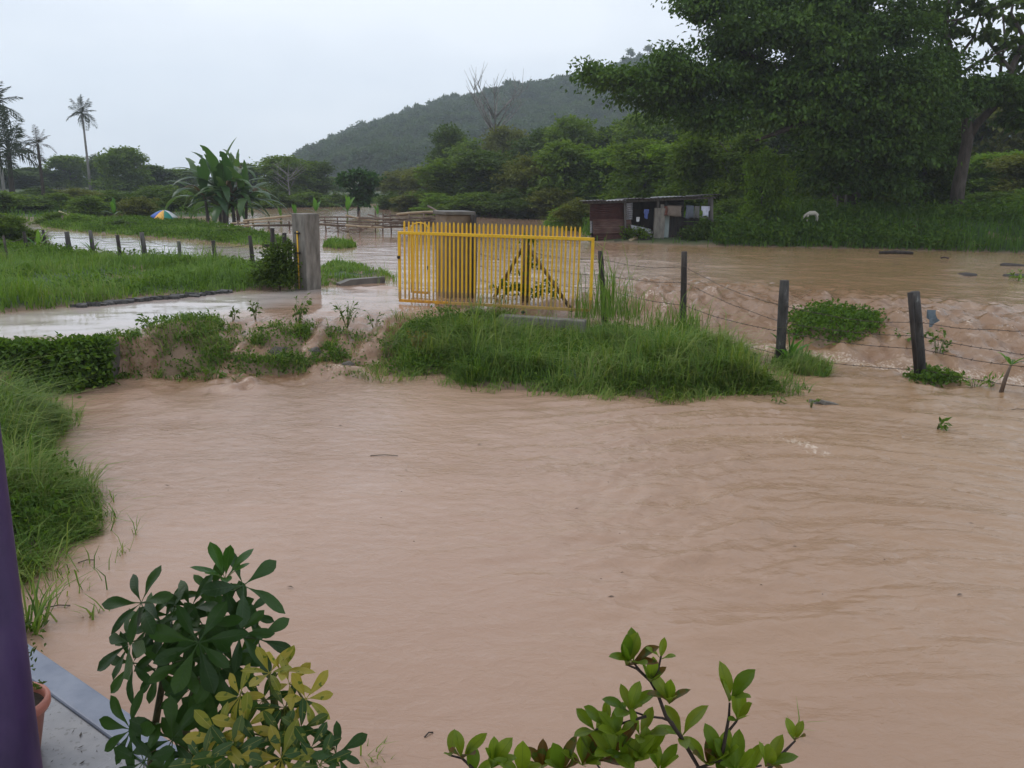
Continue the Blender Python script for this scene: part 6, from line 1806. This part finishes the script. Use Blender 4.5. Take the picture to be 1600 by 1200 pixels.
for (px, py, Y, n, lp_, spv, kind, ax) in HUBS:
    h = AT(px, py, Y)
    below = [q for q in allstem if q.z < h.z + .02] or allstem
    q = min(below, key=lambda s_: (s_ - h).length + max(0, .05 - (h.z - s_.z)) * 2)
    mid = q.lerp(h, .5) + Vector((0, 0, .02))
    pet.tube([q - O, mid - O, h - O], [.0035, .0028, .0022], 5)
    L = lp_ / FPX * (h - CAMV).length
    whorl(sch, h - O, ax, n, L, kind, r, spv)
tag(pet.obj('petiole', m_rough('petiole', (.06, .10, .03), (.10, .14, .05), scale=20, rough=.6), sch), kind='stuff')
var = tag(empty('variegated_plant', Vector((AT(405, 1195, 2.0).x, 2.0, SLZ))), 'yellow and green variegated umbrella plant beside the dark one', 'potted plant')
O = var.location
plantpot(var)
stems = [[AT(400, 1195, 2.0), AT(415, 1150, 2.0), AT(432, 1120, 2.02), AT(410, 1090, 2.03), AT(380, 1085, 2.03)], [AT(432, 1120, 2.02), AT(425, 1070, 2.05), AT(420, 1050, 2.06)], [AT(432, 1120, 2.02), AT(455, 1105, 2.04), AT(472, 1090, 2.05)], [AT(440, 1195, 1.98), AT(462, 1160, 1.98), AT(480, 1140, 1.98), AT(520, 1170, 1.96)]]
mb = MB()
base = Vector((O.x, O.y, SLZ + .25))
for st in stems:
    pts = [q - O for q in st]
    if st[0].z < stems[0][1].z - .02: pts = [base - O] + pts
    mb.tube(pts, list(np.linspace(.012, .004, len(pts))), 7)
mb.obj('stem', m_rough('green_stem', (.10, .13, .03), (.18, .19, .05), scale=20, rough=.6), var)
VH = [(421, 1052, 2.03, 6, 44, .9, 'yel', (.1, -.3, 1)), (440, 1050, 2.05, 4, 44, .6, 'yel', (.4, -.2, 1)), (452, 1068, 2.03, 5, 38, 1.0, 'yel', (.5, -.4, .8)), (478, 1092, 2.02, 7, 46, 1.1, 'yel', (.6, -.6, .5)), (375, 1088, 2.0, 7, 44, 1.15, 'yel', (-.4, -.6, .6)),
      (410, 1095, 2.02, 7, 40, 1.15, 'yg', (0, -.6, .7)), (445, 1105, 2.0, 7, 40, 1.15, 'yg', (.2, -.7, .6)), (345, 1150, 1.94, 7, 52, 1.15, 'yel', (-.3, -.8, .5)), (385, 1135, 1.95, 7, 46, 1.15, 'yel', (0, -.8, .5)), (365, 1178, 1.9, 8, 54, 1.1, 'yg', (-.1, -.8, .6)), (405, 1165, 1.93, 7, 48, 1.15, 'yg', (.1, -.8, .5)),
      (440, 1150, 1.94, 7, 46, 1.15, 'yg', (.2, -.7, .5)), (470, 1140, 1.96, 7, 42, 1.15, 'yg', (.4, -.6, .5)), (485, 1170, 1.92, 7, 44, 1.1, 'yg', (.4, -.7, .5)), (525, 1178, 1.94, 6, 46, 1.0, 'dark', (.7, -.5, .6)), (440, 1185, 1.9, 8, 50, 1.1, 'yel', (.1, -.8, .6)), (500, 1195, 1.9, 7, 46, 1.1, 'yg', (.4, -.7, .6)), (320, 1190, 1.9, 7, 48, 1.1, 'yg', (-.4, -.7, .6))]
allstem = [q for st in stems for q in st]
pet = MB()
for (px, py, Y, n, lp_, spv, kind, ax) in VH:
    h = AT(px, py, Y)
    q = min(allstem, key=lambda s_: (s_ - h).length + max(0, .03 - (h.z - s_.z)) * 2)
    pet.tube([q - O, q.lerp(h, .5) + Vector((0, 0, .012)) - O, h - O], [.0032, .0026, .002], 5)
    whorl(var, h - O, ax, n, lp_ / FPX * (h - CAMV).length, kind, r, spv)
tag(pet.obj('petiole', m_rough('yellow_petiole', (.16, .17, .05), (.22, .22, .07), scale=20, rough=.6), var), kind='stuff')
# shrub at the bottom right
YS = 1.75
shr = tag(empty('garden_shrub', Vector((AT(960, 1300, YS).x, YS - .1, SLZ))), 'twiggy shrub with bright green leaf rosettes at the bottom edge', 'potted plant')
O = shr.location
plantpot(shr)
BR = [[(960, 1420), (1040, 1290), (1092, 1200), (1063, 1150), (1040, 1118), (1028, 1085), (1016, 1064), (995, 1045), (978, 1038)], [(1016, 1064), (1000, 1048), (988, 1033)], [(1062, 1150), (1050, 1128), (1035, 1122), (1010, 1119), (990, 1112)], [(1010, 1119), (980, 1128), (945, 1138), (930, 1140)], [(1016, 1064), (1028, 1048), (1033, 1025)],
      [(960, 1420), (1070, 1320), (1120, 1225), (1131, 1165), (1139, 1120), (1140, 1098)], [(1136, 1145), (1150, 1128), (1158, 1112)], [(960, 1420), (1110, 1330), (1180, 1225), (1225, 1175), (1243, 1157)], [(960, 1420), (850, 1320), (768, 1230), (735, 1197), (722, 1184)], [(735, 1197), (722, 1185), (703, 1180)], [(960, 1420), (900, 1300), (880, 1200)], [(960, 1420), (800, 1330), (770, 1230), (768, 1190)], [(1040, 1290), (960, 1235), (930, 1190)], [(960, 1420), (1000, 1300), (985, 1200)], [(1092, 1200), (1150, 1205), (1190, 1196)], [(1092, 1200), (1120, 1190), (1130, 1185)]]
mb = MB()
for i, b_ in enumerate(BR):
    pts = []
    for (x, y) in b_:
        pts.append(Vector((O.x, O.y, SLZ + .27)) - O if y > 1400 else AT(x, y, YS + (y - 1100) * -.0004 + ((i * 7) % 5 - 2) * .012 * (0 if i in (0, 1, 2, 4) else 1)) - O)
    mb.tube(pts, list(np.linspace(.0075 if b_[0][1] > 1400 else .0035, .0022, len(pts))), 6)
mb.obj('stem', m_rough('shrub_twig', (.035, .025, .02), (.075, .055, .045), scale=25, rough=.8), shr)
ROS = [(978, 1040, 5, 48, .55), (990, 1034, 4, 46, .7), (1016, 1066, 5, 40, .6), (1032, 1030, 3, 34, .6), (984, 1112, 6, 50, .7), (950, 1136, 5, 42, .8), (930, 1142, 4, 40, .9), (1046, 1100, 5, 48, .5), (1066, 1150, 4, 54, .8), (1139, 1096, 4, 62, .4), (1152, 1125, 5, 38, .7), (1242, 1158, 4, 36, .6), (1196, 1198, 5, 46, .5), (722, 1186, 4, 44, .55), (703, 1182, 2, 34, .8),
       (768, 1200, 5, 54, .5), (815, 1215, 4, 50, .5), (848, 1200, 5, 46, .6), (880, 1206, 5, 48, .6), (910, 1196, 6, 50, .7), (932, 1190, 5, 60, .6), (960, 1180, 5, 52, .7), (985, 1196, 6, 56, .6), (1010, 1185, 5, 50, .6), (1030, 1206, 5, 50, .6), (1105, 1196, 6, 52, .6), (1125, 1190, 5, 48, .7), (1150, 1205, 5, 48, .7), (1170, 1210, 4, 44, .7), (965, 1150, 5, 46, .7), (1000, 1150, 4, 46, .8), (740, 1215, 4, 46, .6)]
for (px, py, n, lp_, spv) in ROS:
    Y = YS + (py - 1100) * -.0004 + r.uniform(-.03, .03) * (0 if py < 1120 else 1)
    h = AT(px, py, Y)
    L = lp_ / FPX * (h - CAMV).length * 1.05
    ax = Vector((r.uniform(-.25, .25), -.25, 1)).normalized()
    u = ax.orthogonal().normalized(); v = ax.cross(u); ph = r.uniform(0, 6.28)
    for i in range(n):
        a = ph + 6.283 * i / n + r.uniform(-.2, .2)
        s_ = spv * r.uniform(.6, 1.25)
        d = (u * math.cos(a) + v * math.sin(a)) * math.sin(s_) + ax * math.cos(s_)
        me = r.choice(LSR) if r.random() < .13 else r.choice(LSH)
        link('leaf', me, shr, loc=h - O, rot=orient(d, (ax - d * .3) if s_ > .2 else ax + u), scale=L * r.uniform(.7, 1.1))
# ------------------------------------------------------------------ damp air
hz_m = bpy.data.materials.new('haze'); hz_m.use_nodes = True
nt = hz_m.node_tree; nt.nodes.remove(nt.nodes['Principled BSDF'])
pv = nt.nodes.new('ShaderNodeVolumePrincipled')
pv.inputs['Density'].default_value = HAZE_D
pv.inputs['Color'].default_value = (.80, .88, .97, 1)
pv.inputs['Anisotropy'].default_value = 0.2
nt.links.new(pv.outputs[0], nt.nodes['Material Output'].inputs['Volume'])
haze = MB().box((0, 0, 59), (2060, 2060, 122)).obj('haze', hz_m)
tag(haze, 'thin pale rain haze that fades the far hill', 'haze', kind='stuff')
